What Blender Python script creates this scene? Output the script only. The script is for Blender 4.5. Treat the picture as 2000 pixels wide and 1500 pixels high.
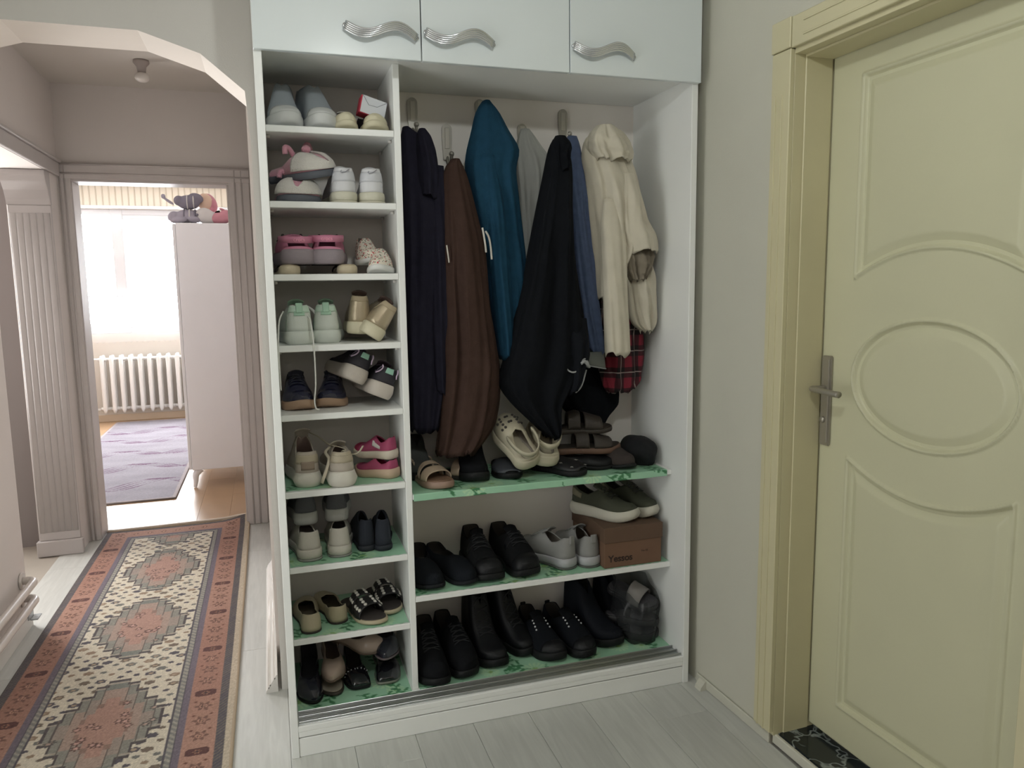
import bpy, bmesh, math, random
import numpy as np
from mathutils import Vector, Matrix, Euler

for o in list(bpy.data.objects):
    bpy.data.objects.remove(o)
SC = bpy.context.scene
COL = SC.collection
PI = math.pi

# ---------------------------------------------------------------- camera
def cam_axes(yaw, pitch, roll):
    y, p, r = (math.radians(a) for a in (yaw, pitch, roll))
    f = Vector((math.sin(y) * math.cos(p), math.cos(y) * math.cos(p), -math.sin(p)))
    rt = Vector((math.cos(y), -math.sin(y), 0))
    up = rt.cross(f)
    return math.cos(r) * rt + math.sin(r) * up, -math.sin(r) * rt + math.cos(r) * up, f

cd = bpy.data.cameras.new('camera')
cam = bpy.data.objects.new('camera', cd)
COL.objects.link(cam)
rt, up, fw = cam_axes(17.7714, 7.41, -0.8167)
cam.matrix_world = Matrix(((rt.x, up.x, -fw.x, 0.0028), (rt.y, up.y, -fw.y, -2.2243),
                           (rt.z, up.z, -fw.z, 1.413), (0, 0, 0, 1)))
cd.sensor_width = 36
cd.lens = 36 * 1470.85 / 2000
cd.clip_start = 0.02
SC.camera = cam

# ---------------------------------------------------------------- light
w = bpy.data.worlds.new('daylight')
SC.world = w
w.use_nodes = True
bg = w.node_tree.nodes['Background']
bg.inputs[0].default_value = (0.93, 0.96, 1.0, 1)
bg.inputs[1].default_value = 40.0

def area_light(name, loc, rot, sx, sy, energy, color=(1, 1, 1), portal=False):
    l = bpy.data.lights.new(name, 'AREA')
    l.shape = 'RECTANGLE'
    l.size = sx
    l.size_y = sy
    l.energy = energy
    l.color = color
    if portal:
        l.cycles.is_portal = True
    o = bpy.data.objects.new(name, l)
    o.location = loc
    o.rotation_euler = rot
    COL.objects.link(o)
    return o

area_light('window_portal', (-1.3, 7.08, 1.64), (PI / 2, 0, PI), 1.7, 1.4, 1, portal=True)
pl = bpy.data.lights.new('hall_ceiling_lamp', 'POINT')
pl.energy = 20
pl.color = (0.95, 1.0, 0.98)
pl.shadow_soft_size = 0.035
po = bpy.data.objects.new('hall_ceiling_lamp', pl)
po.location = (0.38, -1.5, 2.32)
COL.objects.link(po)

# weak fill light added behind the camera to lift the shelf interiors
pl2 = bpy.data.lights.new('rear_fill_light', 'POINT')
pl2.energy = 9
pl2.color = (1.0, 0.93, 0.88)
pl2.shadow_soft_size = 0.15
po2 = bpy.data.objects.new('rear_fill_light', pl2)
po2.location = (-0.1, -3.5, 1.95)
COL.objects.link(po2)
# unseen fill added on the left to brighten right wall, door and floor
area_light('left_fill_light', (-1.02, -0.8, 1.05), (0, -PI / 2, 0), 2.0, 0.85, 14.5, (0.97, 1.0, 0.98))
# unseen light added in the side room to brighten arch and corridor
area_light('side_room_fill', (-2.0, 2.47, 1.35), (-PI / 2, 0, 0), 0.8, 1.3, 75, (1.0, 0.98, 0.96))

vs = SC.view_settings
vs.view_transform = 'Standard'
vs.look = 'None'
vs.exposure = 0.0
vs.gamma = 1.0
vs.use_curve_mapping = False

# ---------------------------------------------------------------- helpers
random.seed(7)
RNG = np.random.default_rng(5)

def lin(h):
    if isinstance(h, str):
        c = [int(h[i:i + 2], 16) / 255 for i in (0, 2, 4)]
    else:
        c = [v / 255 for v in h]
    return tuple((v / 12.92 if v <= 0.04045 else ((v + 0.055) / 1.055) ** 2.4) for v in c)

MC = {}

def M(name, col='808080', rough=0.6, metal=0.0, bump=0.0, bs=300.0, var=0.0, vsc=10.0, coat=0.0,
      sheen=0.0, spec=0.5, trans=0.0, objrand=0.0, attr=None, emit=0.0):
    if name in MC:
        return MC[name]
    m = bpy.data.materials.new(name)
    m.use_nodes = True
    nt = m.node_tree
    b = nt.nodes['Principled BSDF']
    c = lin(col)
    b.inputs['Base Color'].default_value = (*c, 1)
    b.inputs['Roughness'].default_value = rough
    b.inputs['Metallic'].default_value = metal
    b.inputs['Coat Weight'].default_value = coat
    b.inputs['Sheen Weight'].default_value = sheen
    b.inputs['Specular IOR Level'].default_value = spec
    b.inputs['Transmission Weight'].default_value = trans
    tc = nt.nodes.new('ShaderNodeTexCoord')
    src = None
    if attr:
        a = nt.nodes.new('ShaderNodeVertexColor')
        a.layer_name = attr
        src = a.outputs[0]
    if var > 0 or objrand > 0:
        n = nt.nodes.new('ShaderNodeTexNoise')
        n.inputs['Scale'].default_value = vsc
        n.inputs['Detail'].default_value = 5
        nt.links.new(tc.outputs['Object'], n.inputs['Vector'])
        hsv = nt.nodes.new('ShaderNodeHueSaturation')
        if src:
            nt.links.new(src, hsv.inputs['Color'])
        else:
            hsv.inputs['Color'].default_value = (*c, 1)
        mr = nt.nodes.new('ShaderNodeMapRange')
        mr.inputs[1].default_value = 0.3
        mr.inputs[2].default_value = 0.7
        mr.inputs[3].default_value = 1 - var
        mr.inputs[4].default_value = 1 + var
        nt.links.new(n.outputs[0], mr.inputs[0])
        val = mr.outputs[0]
        if objrand > 0:
            oi = nt.nodes.new('ShaderNodeObjectInfo')
            mr2 = nt.nodes.new('ShaderNodeMapRange')
            mr2.inputs[3].default_value = 1 - objrand
            mr2.inputs[4].default_value = 1 + objrand
            nt.links.new(oi.outputs['Random'], mr2.inputs[0])
            mu = nt.nodes.new('ShaderNodeMath')
            mu.operation = 'MULTIPLY'
            nt.links.new(val, mu.inputs[0])
            nt.links.new(mr2.outputs[0], mu.inputs[1])
            val = mu.outputs[0]
        nt.links.new(val, hsv.inputs['Value'])
        src = hsv.outputs[0]
    if src:
        nt.links.new(src, b.inputs['Base Color'])
    if bump > 0:
        n2 = nt.nodes.new('ShaderNodeTexNoise')
        n2.inputs['Scale'].default_value = bs
        n2.inputs['Detail'].default_value = 3
        nt.links.new(tc.outputs['Object'], n2.inputs['Vector'])
        bp = nt.nodes.new('ShaderNodeBump')
        bp.inputs['Strength'].default_value = bump
        bp.inputs['Distance'].default_value = 0.004
        nt.links.new(n2.outputs[0], bp.inputs['Height'])
        nt.links.new(bp.outputs[0], b.inputs['Normal'])
    if emit:
        b.inputs['Emission Color'].default_value = (*c, 1)
        b.inputs['Emission Strength'].default_value = emit
    MC[name] = m
    return m

def tag(o, label=None, cat=None, group=None, kind=None):
    if label: o['label'] = label
    if cat: o['category'] = cat
    if group: o['group'] = group
    if kind: o['kind'] = kind
    return o

def empty(name, loc=(0, 0, 0), rot=(0, 0, 0)):
    o = bpy.data.objects.new(name, None)
    o.empty_display_size = 0.05
    o.location = loc
    o.rotation_euler = rot
    COL.objects.link(o)
    return o

def link(name, me, mat, parent=None, loc=None, rot=None):
    o = bpy.data.objects.new(name, me)
    if mat:
        for mm in (mat if isinstance(mat, (list, tuple)) else [mat]):
            me.materials.append(mm)
    COL.objects.link(o)
    if parent:
        o.parent = parent
    if loc: o.location = loc
    if rot: o.rotation_euler = rot
    return o

def mesh(name, V, F, mat, parent=None, smooth=True, loc=None, rot=None, fix=True):
    me = bpy.data.meshes.new(name)
    me.from_pydata([tuple(v) for v in V], [], F)
    if fix:
        bm = bmesh.new()
        bm.from_mesh(me)
        bmesh.ops.remove_doubles(bm, verts=bm.verts, dist=1e-5)
        bmesh.ops.recalc_face_normals(bm, faces=bm.faces)
        bm.to_mesh(me)
        bm.free()
    if smooth:
        me.polygons.foreach_set('use_smooth', [True] * len(me.polygons))
    me.update()
    return link(name, me, mat, parent, loc, rot)

def box_mesh(lo, hi, bev=0.0015, seg=1, name='panel'):
    bm = bmesh.new()
    bmesh.ops.create_cube(bm, size=1)
    s = [hi[i] - lo[i] for i in range(3)]
    c = [(hi[i] + lo[i]) / 2 for i in range(3)]
    for v in bm.verts:
        v.co = Vector((v.co.x * s[0] + c[0], v.co.y * s[1] + c[1], v.co.z * s[2] + c[2]))
    if bev > 0:
        bmesh.ops.bevel(bm, geom=list(bm.edges), offset=min(bev, min(s) * 0.4), segments=seg, affect='EDGES')
    me = bpy.data.meshes.new(name)
    bm.to_mesh(me)
    bm.free()
    return me

def box(name, lo, hi, mat, parent=None, bev=0.0015, seg=1, loc=None, rot=None):
    return link(name, box_mesh(lo, hi, bev, seg, name), mat, parent, loc, rot)

def prism(name, pts, axis, a, b, mat, parent=None, bev=0.0):
    """polygon pts in the plane normal to axis, extruded a..b"""
    bm = bmesh.new()
    def mk(p, d):
        return {'X': (d, p[0], p[1]), 'Y': (p[0], d, p[1]), 'Z': (p[0], p[1], d)}[axis]
    A = [bm.verts.new(mk(p, a)) for p in pts]
    B = [bm.verts.new(mk(p, b)) for p in pts]
    n = len(pts)
    bm.faces.new(A)
    bm.faces.new(B)
    for i in range(n):
        bm.faces.new((A[i], A[(i + 1) % n], B[(i + 1) % n], B[i]))
    bmesh.ops.recalc_face_normals(bm, faces=bm.faces)
    if bev:
        bmesh.ops.bevel(bm, geom=list(bm.edges), offset=bev, segments=2, affect='EDGES')
    bmesh.ops.triangulate(bm, faces=[f for f in bm.faces if len(f.verts) > 4])
    me = bpy.data.meshes.new(name)
    bm.to_mesh(me)
    bm.free()
    return link(name, me, mat, parent)

def catmull(P, n=6):
    P = [Vector(p) for p in P]
    out = []
    for i in range(len(P) - 1):
        p0 = P[max(i - 1, 0)]; p1 = P[i]; p2 = P[i + 1]; p3 = P[min(i + 2, len(P) - 1)]
        for k in range(n):
            t = k / n
            out.append(0.5 * ((2 * p1) + (p2 - p0) * t + (2 * p0 - 5 * p1 + 4 * p2 - p3) * t * t + (3 * p1 - p0 - 3 * p2 + p3) * t ** 3))
    out.append(P[-1])
    return out

def tube_vf(P, r, n=8, V=None, F=None, cap=True, flat=1.0, upv=None):
    """tube along the points; r may be a list; flat squeezes the section along its second axis"""
    V = [] if V is None else V
    F = [] if F is None else F
    P = [Vector(p) for p in P]
    base = len(V)
    prev = None
    for i, p in enumerate(P):
        d = (P[min(i + 1, len(P) - 1)] - P[max(i - 1, 0)])
        if d.length < 1e-9: d = Vector((0, 0, 1))
        d.normalize()
        if prev is None:
            a = Vector(upv) if upv else (Vector((0, 0, 1)) if abs(d.z) < 0.9 else Vector((1, 0, 0)))
        else:
            a = prev
        a = (a - d * a.dot(d))
        if a.length < 1e-6: a = d.orthogonal()
        a.normalize()
        prev = a
        b = d.cross(a)
        rr = r[i] if isinstance(r, (list, tuple)) else r
        for k in range(n):
            t = 2 * PI * k / n
            V.append(p + a * math.cos(t) * rr * flat + b * math.sin(t) * rr)
    for i in range(len(P) - 1):
        for k in range(n):
            F.append((base + i * n + k, base + i * n + (k + 1) % n, base + (i + 1) * n + (k + 1) % n, base + (i + 1) * n + k))
    if cap:
        F.append(tuple(base + k for k in range(n))[::-1])
        F.append(tuple(base + (len(P) - 1) * n + k for k in range(n)))
    return V, F

def tube(name, P, r, mat, parent=None, n=8, flat=1.0, upv=None, smooth=True):
    V, F = tube_vf(P, r, n, flat=flat, upv=upv)
    return mesh(name, V, F, mat, parent, smooth)

def ellipsoid_vf(c, r, V, F, nu=16, nv=10, R=None):
    b = len(V)
    for j in range(nv + 1):
        ph = PI * j / nv
        for i in range(nu):
            th = 2 * PI * i / nu
            v = Vector((r[0] * math.sin(ph) * math.cos(th), r[1] * math.sin(ph) * math.sin(th), r[2] * math.cos(ph)))
            if R: v = R @ v
            V.append(v + Vector(c))
    for j in range(nv):
        for i in range(nu):
            F.append((b + j * nu + i, b + (j + 1) * nu + i, b + (j + 1) * nu + (i + 1) % nu, b + j * nu + (i + 1) % nu))

def lathe_vf(prof, V, F, c=(0, 0, 0), n=20, axis='Z'):
    b = len(V)
    for (r, z) in prof:
        for i in range(n):
            t = 2 * PI * i / n
            p = (r * math.cos(t), r * math.sin(t), z)
            if axis == 'Y': p = (p[0], p[2], p[1])
            if axis == 'X': p = (p[2], p[0], p[1])
            V.append(Vector(p) + Vector(c))
    for j in range(len(prof) - 1):
        for i in range(n):
            F.append((b + j * n + i, b + j * n + (i + 1) % n, b + (j + 1) * n + (i + 1) % n, b + (j + 1) * n + i))

def grid_colored(name, nx, ny, fn, colors, mat, parent=None, smooth=True, skirt=None):
    """fn(i,j)->arrays X,Y,Z of shape (ny+1,nx+1); colors same shape x3 (srgb 0..1)"""
    X, Y, Z = fn
    V = np.stack([X, Y, Z], -1).reshape(-1, 3)
    idx = np.arange((nx + 1) * (ny + 1)).reshape(ny + 1, nx + 1)
    F = np.stack([idx[:-1, :-1], idx[:-1, 1:], idx[1:, 1:], idx[1:, :-1]], -1).reshape(-1, 4)
    me = bpy.data.meshes.new(name)
    me.vertices.add(len(V))
    me.vertices.foreach_set('co', V.astype(np.float32).ravel())
    me.loops.add(F.size)
    me.loops.foreach_set('vertex_index', F.astype(np.int32).ravel())
    me.polygons.add(len(F))
    me.polygons.foreach_set('loop_start', np.arange(0, F.size, 4, dtype=np.int32))
    me.polygons.foreach_set('loop_total', np.full(len(F), 4, dtype=np.int32))
    if smooth:
        me.polygons.foreach_set('use_smooth', np.ones(len(F), dtype=bool))
    me.update(calc_edges=True)
    if colors is not None:
        C = colors.reshape(-1, 3)
        C = np.where(C <= 0.04045, C / 12.92, ((C + 0.055) / 1.055) ** 2.4)
        ca = me.color_attributes.new('tint', 'FLOAT_COLOR', 'POINT')
        ca.data.foreach_set('color', np.concatenate([C, np.ones((len(C), 1))], 1).astype(np.float32).ravel())
    return link(name, me, mat, parent)

def solidify(o, t, offset=-1):
    m = o.modifiers.new('thickness', 'SOLIDIFY')
    m.thickness = t
    m.offset = offset
    return o

def bounds_drop(root, z):
    """move a thing so that its lowest point touches height z"""
    rm = Matrix.LocRotScale(root.location, root.rotation_euler, root.scale)
    lo = 1e9
    def rec(o, m):
        nonlocal lo
        if o.type == 'MESH':
            for v in o.data.vertices:
                lo = min(lo, (m @ v.co).z)
        for c in o.children:
            rec(c, m @ Matrix.LocRotScale(c.location, c.rotation_euler, c.scale))
    rec(root, rm)
    root.location.z += z - lo
    return root

def text_obj(name, s, size, mat, parent, loc, rot, depth=0.0006, bold=False):
    cu = bpy.data.curves.new(name, 'FONT')
    cu.body = s
    cu.size = size
    cu.extrude = depth
    cu.align_x = 'CENTER'
    cu.align_y = 'CENTER'
    if bold: cu.offset = size * 0.02
    o = bpy.data.objects.new(name, cu)
    COL.objects.link(o)
    dg = bpy.context.evaluated_depsgraph_get()
    me = bpy.data.meshes.new_from_object(o.evaluated_get(dg))
    bpy.data.objects.remove(o)
    return link(name, me, mat, parent, loc, rot)

# ---------------------------------------------------------------- structure
CEIL = 2.52
m_wall = M('wall_paint', 'cfccc6', 0.85, bump=0.12, bs=260, var=0.02, vsc=3)
m_corr = M('corridor_paint', 'dad4d0', 0.85, bump=0.10, bs=260, var=0.02, vsc=3)
m_ceil = M('ceiling_paint', 'd2cdc6', 0.9, bump=0.08, bs=200, var=0.02, vsc=2)
m_trimw = M('white_gloss_trim', 'd8d5cf', 0.4, var=0.02, vsc=6)
m_floorbase = M('floor_underlay', 'b6b4ae', 0.6)

def plank_mat():
    m = M('pale_oak_laminate', 'c3c4bf', 0.42, objrand=0.07, var=0.0, vsc=3)
    nt = m.node_tree
    b = nt.nodes['Principled BSDF']
    tc = nt.nodes.new('ShaderNodeTexCoord')
    mp = nt.nodes.new('ShaderNodeMapping')
    mp.inputs['Scale'].default_value = (26, 2.2, 1)
    nt.links.new(tc.outputs['Object'], mp.inputs[0])
    n = nt.nodes.new('ShaderNodeTexNoise')
    n.inputs['Scale'].default_value = 1.6
    n.inputs['Detail'].default_value = 8
    n.inputs['Distortion'].default_value = 1.2
    nt.links.new(mp.outputs[0], n.inputs['Vector'])
    cr = nt.nodes.new('ShaderNodeMapRange')
    cr.inputs[1].default_value = 0.3
    cr.inputs[2].default_value = 0.7
    cr.inputs[3].default_value = 0.90
    cr.inputs[4].default_value = 1.06
    nt.links.new(n.outputs[0], cr.inputs[0])
    old = b.inputs['Base Color'].links[0].from_socket
    h = nt.nodes.new('ShaderNodeHueSaturation')
    nt.links.new(old, h.inputs['Color'])
    nt.links.new(cr.outputs[0], h.inputs['Value'])
    nt.links.new(h.outputs[0], b.inputs['Base Color'])
    return m
m_plank = plank_mat()

floor = box('floor', (-1.3, -4.2, -0.06), (1.6, 2.66, -0.009), m_floorbase, bev=0)
tag(floor, 'pale grey wood laminate floor of the hall and corridor', kind='structure')
pm = {}
def plank(x0, x1, y0, y1, mat, parent, z0=-0.009, z1=0.0):
    k = (round(x1 - x0, 3), round(y1 - y0, 3), mat.name)
    if k not in pm:
        pm[k] = box_mesh((-k[0] / 2 + 0.0004, -k[1] / 2 + 0.0004, z0), (k[0] / 2 - 0.0004, k[1] / 2 - 0.0004, z1), 0.0009, 1, 'plank')
        pm[k].materials.append(mat)
    o = bpy.data.objects.new('plank', pm[k])
    o.location = ((x0 + x1) / 2, (y0 + y1) / 2, 0)
    COL.objects.link(o)
    o.parent = parent
    return o
xe = [1.60, 1.41, 1.327]
while xe[-1] > -1.0:
    xe.append(round(xe[-1] - 0.19, 4))
offs = [0.1, 0.5, 0.9, 0.3, 0.7, 0.05, 0.45, 0.85, 0.25]
for i in range(1, len(xe) - 1):
    x1, x0 = xe[i], xe[i + 1]
    y = -1.5 - offs[i % 9] * 1.2
    while y < 2.6:
        y1 = y + 1.2
        ytop = 2.6 if x0 < -0.1 else 0.42
        if y < ytop:
            plank(x0, x1, y, min(y1, ytop), m_plank, floor)
        y = y1

# hall back wall with the polygonal arch into the corridor
arch = [(-1.01, -0.05), (-1.01, 1.88), (-0.998, 2.045), (-0.872, 2.15), (-0.696, 2.205), (-0.333, 2.205), (-0.158, 2.15),
        (-0.032, 2.045), (-0.022, 1.88), (-0.022, -0.05)]
outer = [(1.7, -0.05), (1.7, CEIL), (-1.3, CEIL), (-1.3, -0.05)]
wb = prism('wall_back', arch + outer, 'Y', 0.43, 0.65, m_wall)
wb.data.materials.append(M('arch_lining_lit_tone', 'efe6dc', 0.7, var=0.02, vsc=5))  # lighter cream puts the soffit's brighter light into the colour
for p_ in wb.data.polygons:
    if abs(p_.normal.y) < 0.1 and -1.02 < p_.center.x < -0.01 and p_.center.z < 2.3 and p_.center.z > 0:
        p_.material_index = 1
tag(wb, 'pale grey hall wall with a faceted archway beside the cabinet', kind='structure')
tag(box('ceiling', (-2.6, -4.3, CEIL), (1.8, 2.6, CEIL + 0.08), m_ceil, bev=0), 'plain white hall and corridor ceiling', kind='structure')
tag(box('wall_front', (-1.3, -4.3, -0.05), (1.8, -4.2, CEIL), M('front_wall_paint', '9a958c', 0.85), bev=0), 'plain hall wall behind the camera', kind='structure')
# left wall with side opening
tag(prism('wall_left', [(-4.2, -0.05), (1.34, -0.05), (1.34, 2.03), (2.30, 2.03), (2.30, -0.05), (2.50, -0.05), (2.50, CEIL), (-4.2, CEIL)], 'X', -1.24, -1.04, m_corr),
    'corridor wall on the left with a side opening', kind='structure')
tag(box('wall_corridor_right', (-0.035, 0.65, -0.05), (0.12, 2.50, CEIL), m_corr, bev=0), 'narrow strip of corridor wall beyond the arch', kind='structure')
# side room seen through the opening
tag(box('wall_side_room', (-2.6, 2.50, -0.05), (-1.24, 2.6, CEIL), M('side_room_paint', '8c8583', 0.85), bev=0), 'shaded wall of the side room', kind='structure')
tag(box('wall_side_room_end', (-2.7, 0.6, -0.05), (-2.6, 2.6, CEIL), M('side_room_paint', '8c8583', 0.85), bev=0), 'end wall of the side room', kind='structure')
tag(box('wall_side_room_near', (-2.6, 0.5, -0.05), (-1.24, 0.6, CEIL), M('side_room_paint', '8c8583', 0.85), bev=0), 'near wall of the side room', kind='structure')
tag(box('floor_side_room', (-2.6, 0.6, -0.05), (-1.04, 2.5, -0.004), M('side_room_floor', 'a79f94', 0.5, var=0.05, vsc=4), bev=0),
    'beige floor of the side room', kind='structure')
# fluted pilaster at the side opening
pil = empty('trim_1', (-1.135, 2.30, 0))
tag(pil, 'white fluted pilaster at the side opening', kind='structure')
m_pil = M('pilaster_paint', 'b9b4b2', 0.5, var=0.02)
box('shaft', (-0.098, -0.02, 0.085), (0.098, 0, 1.86), m_pil, pil, 0.003)
for k in range(6):
    x = -0.078 + k * 0.0312
    V, F = tube_vf([(x, -0.0195, 0.13), (x, -0.0195, 1.82)], 0.0152, 10, flat=0.28, upv=(0, 1, 0))
    mesh('flute', V, F, m_pil, pil)
box('base_block', (-0.112, -0.035, 0), (0.110, 0, 0.085), m_pil, pil, 0.004)
prism('capital', [(-0.0, 1.86), (-0.022, 1.86), (-0.03, 1.89), (-0.05, 1.93), (-0.085, 1.97), (-0.095, 2.0), (-0.095, 2.028), (0, 2.028)], 'X', -0.10, 0.10, m_pil, pil, 0.002)
tr2 = tag(empty('trim_2', (-1.04, 1.82, 2.03)), 'white casing over the side opening', kind='structure')
box('head_casing', (0, -0.47, 0.0), (0.018, 0.64, 0.07), m_pil, tr2, 0.003)
box('head_bead', (0.012, -0.47, 0.07), (0.03, 0.64, 0.085), m_pil, tr2, 0.003)

# far doorway wall
dx0, dx1, dz = -0.975, -0.19, 2.01
tag(prism('wall_end', [(-1.24, -0.05), (dx0 - 0.02, -0.05), (dx0 - 0.02, dz + 0.02), (dx1 + 0.02, dz + 0.02), (dx1 + 0.02, -0.05), (0.7, -0.05), (0.7, CEIL + 0.06), (-1.24, CEIL + 0.06)],
          'Y', 2.50, 2.64, m_corr), 'corridor end wall around the bedroom doorway', kind='structure')
m_case = M('doorway_casing_paint', 'c6c0bd', 0.45, var=0.03)
dw = tag(empty('door_2', ((dx0 + dx1) / 2, 2.5, 0)), 'open white doorway frame leading to the bright bedroom', kind='structure')
hw_ = (dx1 - dx0) / 2
box('jamb', (-hw_ - 0.02, -0.005, 0), (-hw_, 0.16, dz), m_case, dw, 0.002)
box('jamb', (hw_, -0.005, 0), (hw_ + 0.02, 0.16, dz), m_case, dw, 0.002)
box('head_jamb', (-hw_ - 0.02, -0.005, dz), (hw_ + 0.02, 0.16, dz + 0.02), m_case, dw, 0.002)
for s, x0, x1 in ((-1, -hw_ - 0.075, -hw_ - 0.005), (1, hw_ + 0.012, hw_ + 0.125)):
    box('casing', (x0, -0.022, 0), (x1, 0, dz + 0.085), m_case, dw, 0.003)
    for q in (0.3, 0.62):
        xx = x0 + (x1 - x0) * q
        V, F = tube_vf([(xx, -0.022, 0.0), (xx, -0.022, dz + 0.08)], 0.005, 6)
        mesh('bead', V, F, m_case, dw)
box('head_casing', (-hw_ - 0.085, -0.026, dz + 0.012), (hw_ + 0.128, 0, dz + 0.092), m_case, dw, 0.003)
V, F = tube_vf([(-hw_ - 0.085, -0.026, dz + 0.04), (hw_ + 0.128, -0.026, dz + 0.04)], 0.005, 6)
mesh('bead', V, F, m_case, dw)
V, F = tube_vf([(-hw_ - 0.085, -0.028, dz + 0.088), (hw_ + 0.128, -0.028, dz + 0.088)], 0.006, 6)
mesh('bead', V, F, m_case, dw)
m_hinge = M('hinge_metal', 'c9c9c6', 0.35, metal=0.6)
m_dark = M('dark_screw', '3a3633', 0.5)
for z in (1.80, 1.02, 0.27):
    hp = box('hinge', (hw_ - 0.002, 0.07, z - 0.05), (hw_ + 0.0, 0.10, z + 0.05), m_hinge, dw, 0.0008)
    for zz in (z - 0.03, z + 0.03):
        V, F = [], []
        ellipsoid_vf((hw_ - 0.002, 0.085, zz), (0.002, 0.004, 0.004), V, F, 8, 5)
        mesh('screw', V, F, m_dark, hp)
# threshold strip
V, F = tube_vf(catmull([(-0.97, 2.60, 0.012), (-0.6, 2.61, 0.012), (-0.35, 2.62, 0.014), (-0.235, 2.63, 0.022), (-0.19, 2.60, 0.034)], 6), 0.014, 8, flat=0.5)
tag(mesh('threshold_strip', V, F, M('threshold_beige', 'cdbfae', 0.5), None), 'beige threshold strip curling up at the doorway', 'threshold strip')

# skirting boards
tag(box('baseboard_left', (-1.04, -1.0, 0), (-1.028, 1.34, 0.06), m_trimw, bev=0.002), 'low white skirting under the pipes', kind='structure')
sk = tag(empty('baseboard_corridor', (-0.035, 1.05, 0)), 'ridged white skirting strip along the corridor beside the cabinet', kind='structure')
prism('skirting_body', [(0.0, 0.0), (-0.042, 0.0), (-0.040, 0.008), (-0.004, 0.062), (0.0, 0.062)], 'Y', -0.63, 0.62, m_trimw, sk)
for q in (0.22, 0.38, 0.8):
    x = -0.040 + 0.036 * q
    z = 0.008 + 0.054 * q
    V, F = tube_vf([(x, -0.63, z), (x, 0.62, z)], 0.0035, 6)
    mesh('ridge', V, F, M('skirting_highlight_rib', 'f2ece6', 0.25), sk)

# ---- right wall, slightly turned, with the cream door
RW = empty('wall_right', (1.41, -0.40, 0), (0, 0, 0.03))
tag(RW, 'pale grey wall between the cabinet and the cream door', kind='structure')
m_wallr = M('right_wall_paint', 'c6c4b6', 0.8, bump=0.14, bs=240, var=0.02, vsc=3)
Yd0, Yd1 = 0.0, -0.755      # opening, local y (0 = leaf edge side)
prism('wall_panel', [(0.9, -0.05), (0.9, CEIL), (-3.9, CEIL), (-3.9, -0.05), (Yd1 - 0.02, -0.05), (Yd1 - 0.02, 2.05), (0.005, 2.05), (0.005, -0.05)], 'X', 0.0, 0.22, m_wallr, RW)
box('light_leak_panel', (0.222, -0.9, -0.05), (0.26, 0.1, 2.2), m_wallr, RW, 0)  # unseen panel added to stop daylight leaking around the door leaf
box('skirting_lip', (-0.009, -0.0, 0), (0, 0.395, 0.034), m_wallr, RW, 0.003)
prism('skirting_end_piece', [(-0.009, 0.0), (-0.034, 0.0), (-0.03, 0.012), (-0.014, 0.03), (-0.009, 0.032)], 'Y', 0.33, 0.365, m_wallr, RW)

DR = empty('door_1', (1.41, -0.40, 0), (0, 0, 0.03))
tag(DR, 'cream panelled interior door with an oval centre panel, closed', kind='structure')
m_cream = M('cream_door_lacquer', 'c6c4a6', 0.42, bump=0.05, bs=90, var=0.015, vsc=4)
m_creamf = M('cream_frame_lacquer', 'cac3a0', 0.45, bump=0.04, bs=120, var=0.03, vsc=5)
# casing boards
box('casing', (-0.016, -0.012, 0.042), (0.0, 0.064, 2.045), m_creamf, DR, 0.002)
for yy in (0.046, 0.018):
    box('casing_bead', (-0.019, yy - 0.0025, 0.042), (-0.015, yy + 0.0025, 1.93), m_creamf, DR, 0.001)
box('corner_block', (-0.019, -0.012, 2.047), (0.0, 0.066, 2.128), m_creamf, DR, 0.002)
box('head_casing', (-0.016, -0.85, 2.045), (0.0, -0.014, 2.126), m_creamf, DR, 0.002)
for zz in (2.068, 2.104):
    box('casing_bead', (-0.019, -0.85, zz - 0.0025), (-0.015, -0.06, zz + 0.0025), m_creamf, DR, 0.001)
box('casing', (-0.016, -0.85, 0.042), (0.0, -0.765, 2.045), m_creamf, DR, 0.002)
# jambs
box('jamb', (0.0, -0.012, 0.03), (0.20, 0.005, 2.045), m_creamf, DR, 0.001)
box('jamb_stop', (0.034, -0.017, 0.03), (0.126, -0.012, 2.038), m_creamf, DR, 0.002)
box('head_jamb', (0.0, -0.76, 2.032), (0.20, -0.012, 2.05), m_creamf, DR, 0.001)
box('head_stop', (0.034, -0.76, 2.026), (0.126, -0.017, 2.032), m_creamf, DR, 0.001)
box('jamb', (0.0, -0.775, 0.03), (0.20, -0.757, 2.045), m_creamf, DR, 0.001)
# leaf as a relief
ny, nz = 182, 494
yy = np.linspace(-0.754, -0.0165, ny + 1)
zz = np.linspace(0.054, 2.028, nz + 1)
YY, ZZ = np.meshgrid(yy, zz)
yc = -0.377
dyc = YY - yc
hwp = 0.252
def mould(s):
    """relief by distance s inside a panel edge"""
    x = s / 0.042
    r = np.zeros_like(s)
    r = np.where((x > 0) & (x < 0.22), 0.008 * np.sin(x / 0.22 * PI), r)
    r = np.where((x >= 0.22) & (x < 0.42), -0.009 * np.sin((x - 0.22) / 0.2 * PI / 2), r)
    r = np.where((x >= 0.42) & (x < 1.0), -0.009 + 0.011 * ((x - 0.42) / 0.58), r)
    r = np.where(x >= 1.0, 0.002, r)
    return r
zu = 1.487 - 1.15 * dyc ** 2
zl = 0.855 + 1.10 * dyc ** 2
sl = np.sqrt(1 + (2.3 * dyc) ** 2)
s_up = np.minimum.reduce([hwp - np.abs(dyc), 1.962 - ZZ, (ZZ - zu) / sl])
s_lo = np.minimum.reduce([hwp - np.abs(dyc), ZZ - 0.165, (zl - ZZ) / sl])
ae, be = 0.247, 0.168
rr = np.sqrt((dyc / ae) ** 2 + ((ZZ - 1.15) / be) ** 2)
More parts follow.
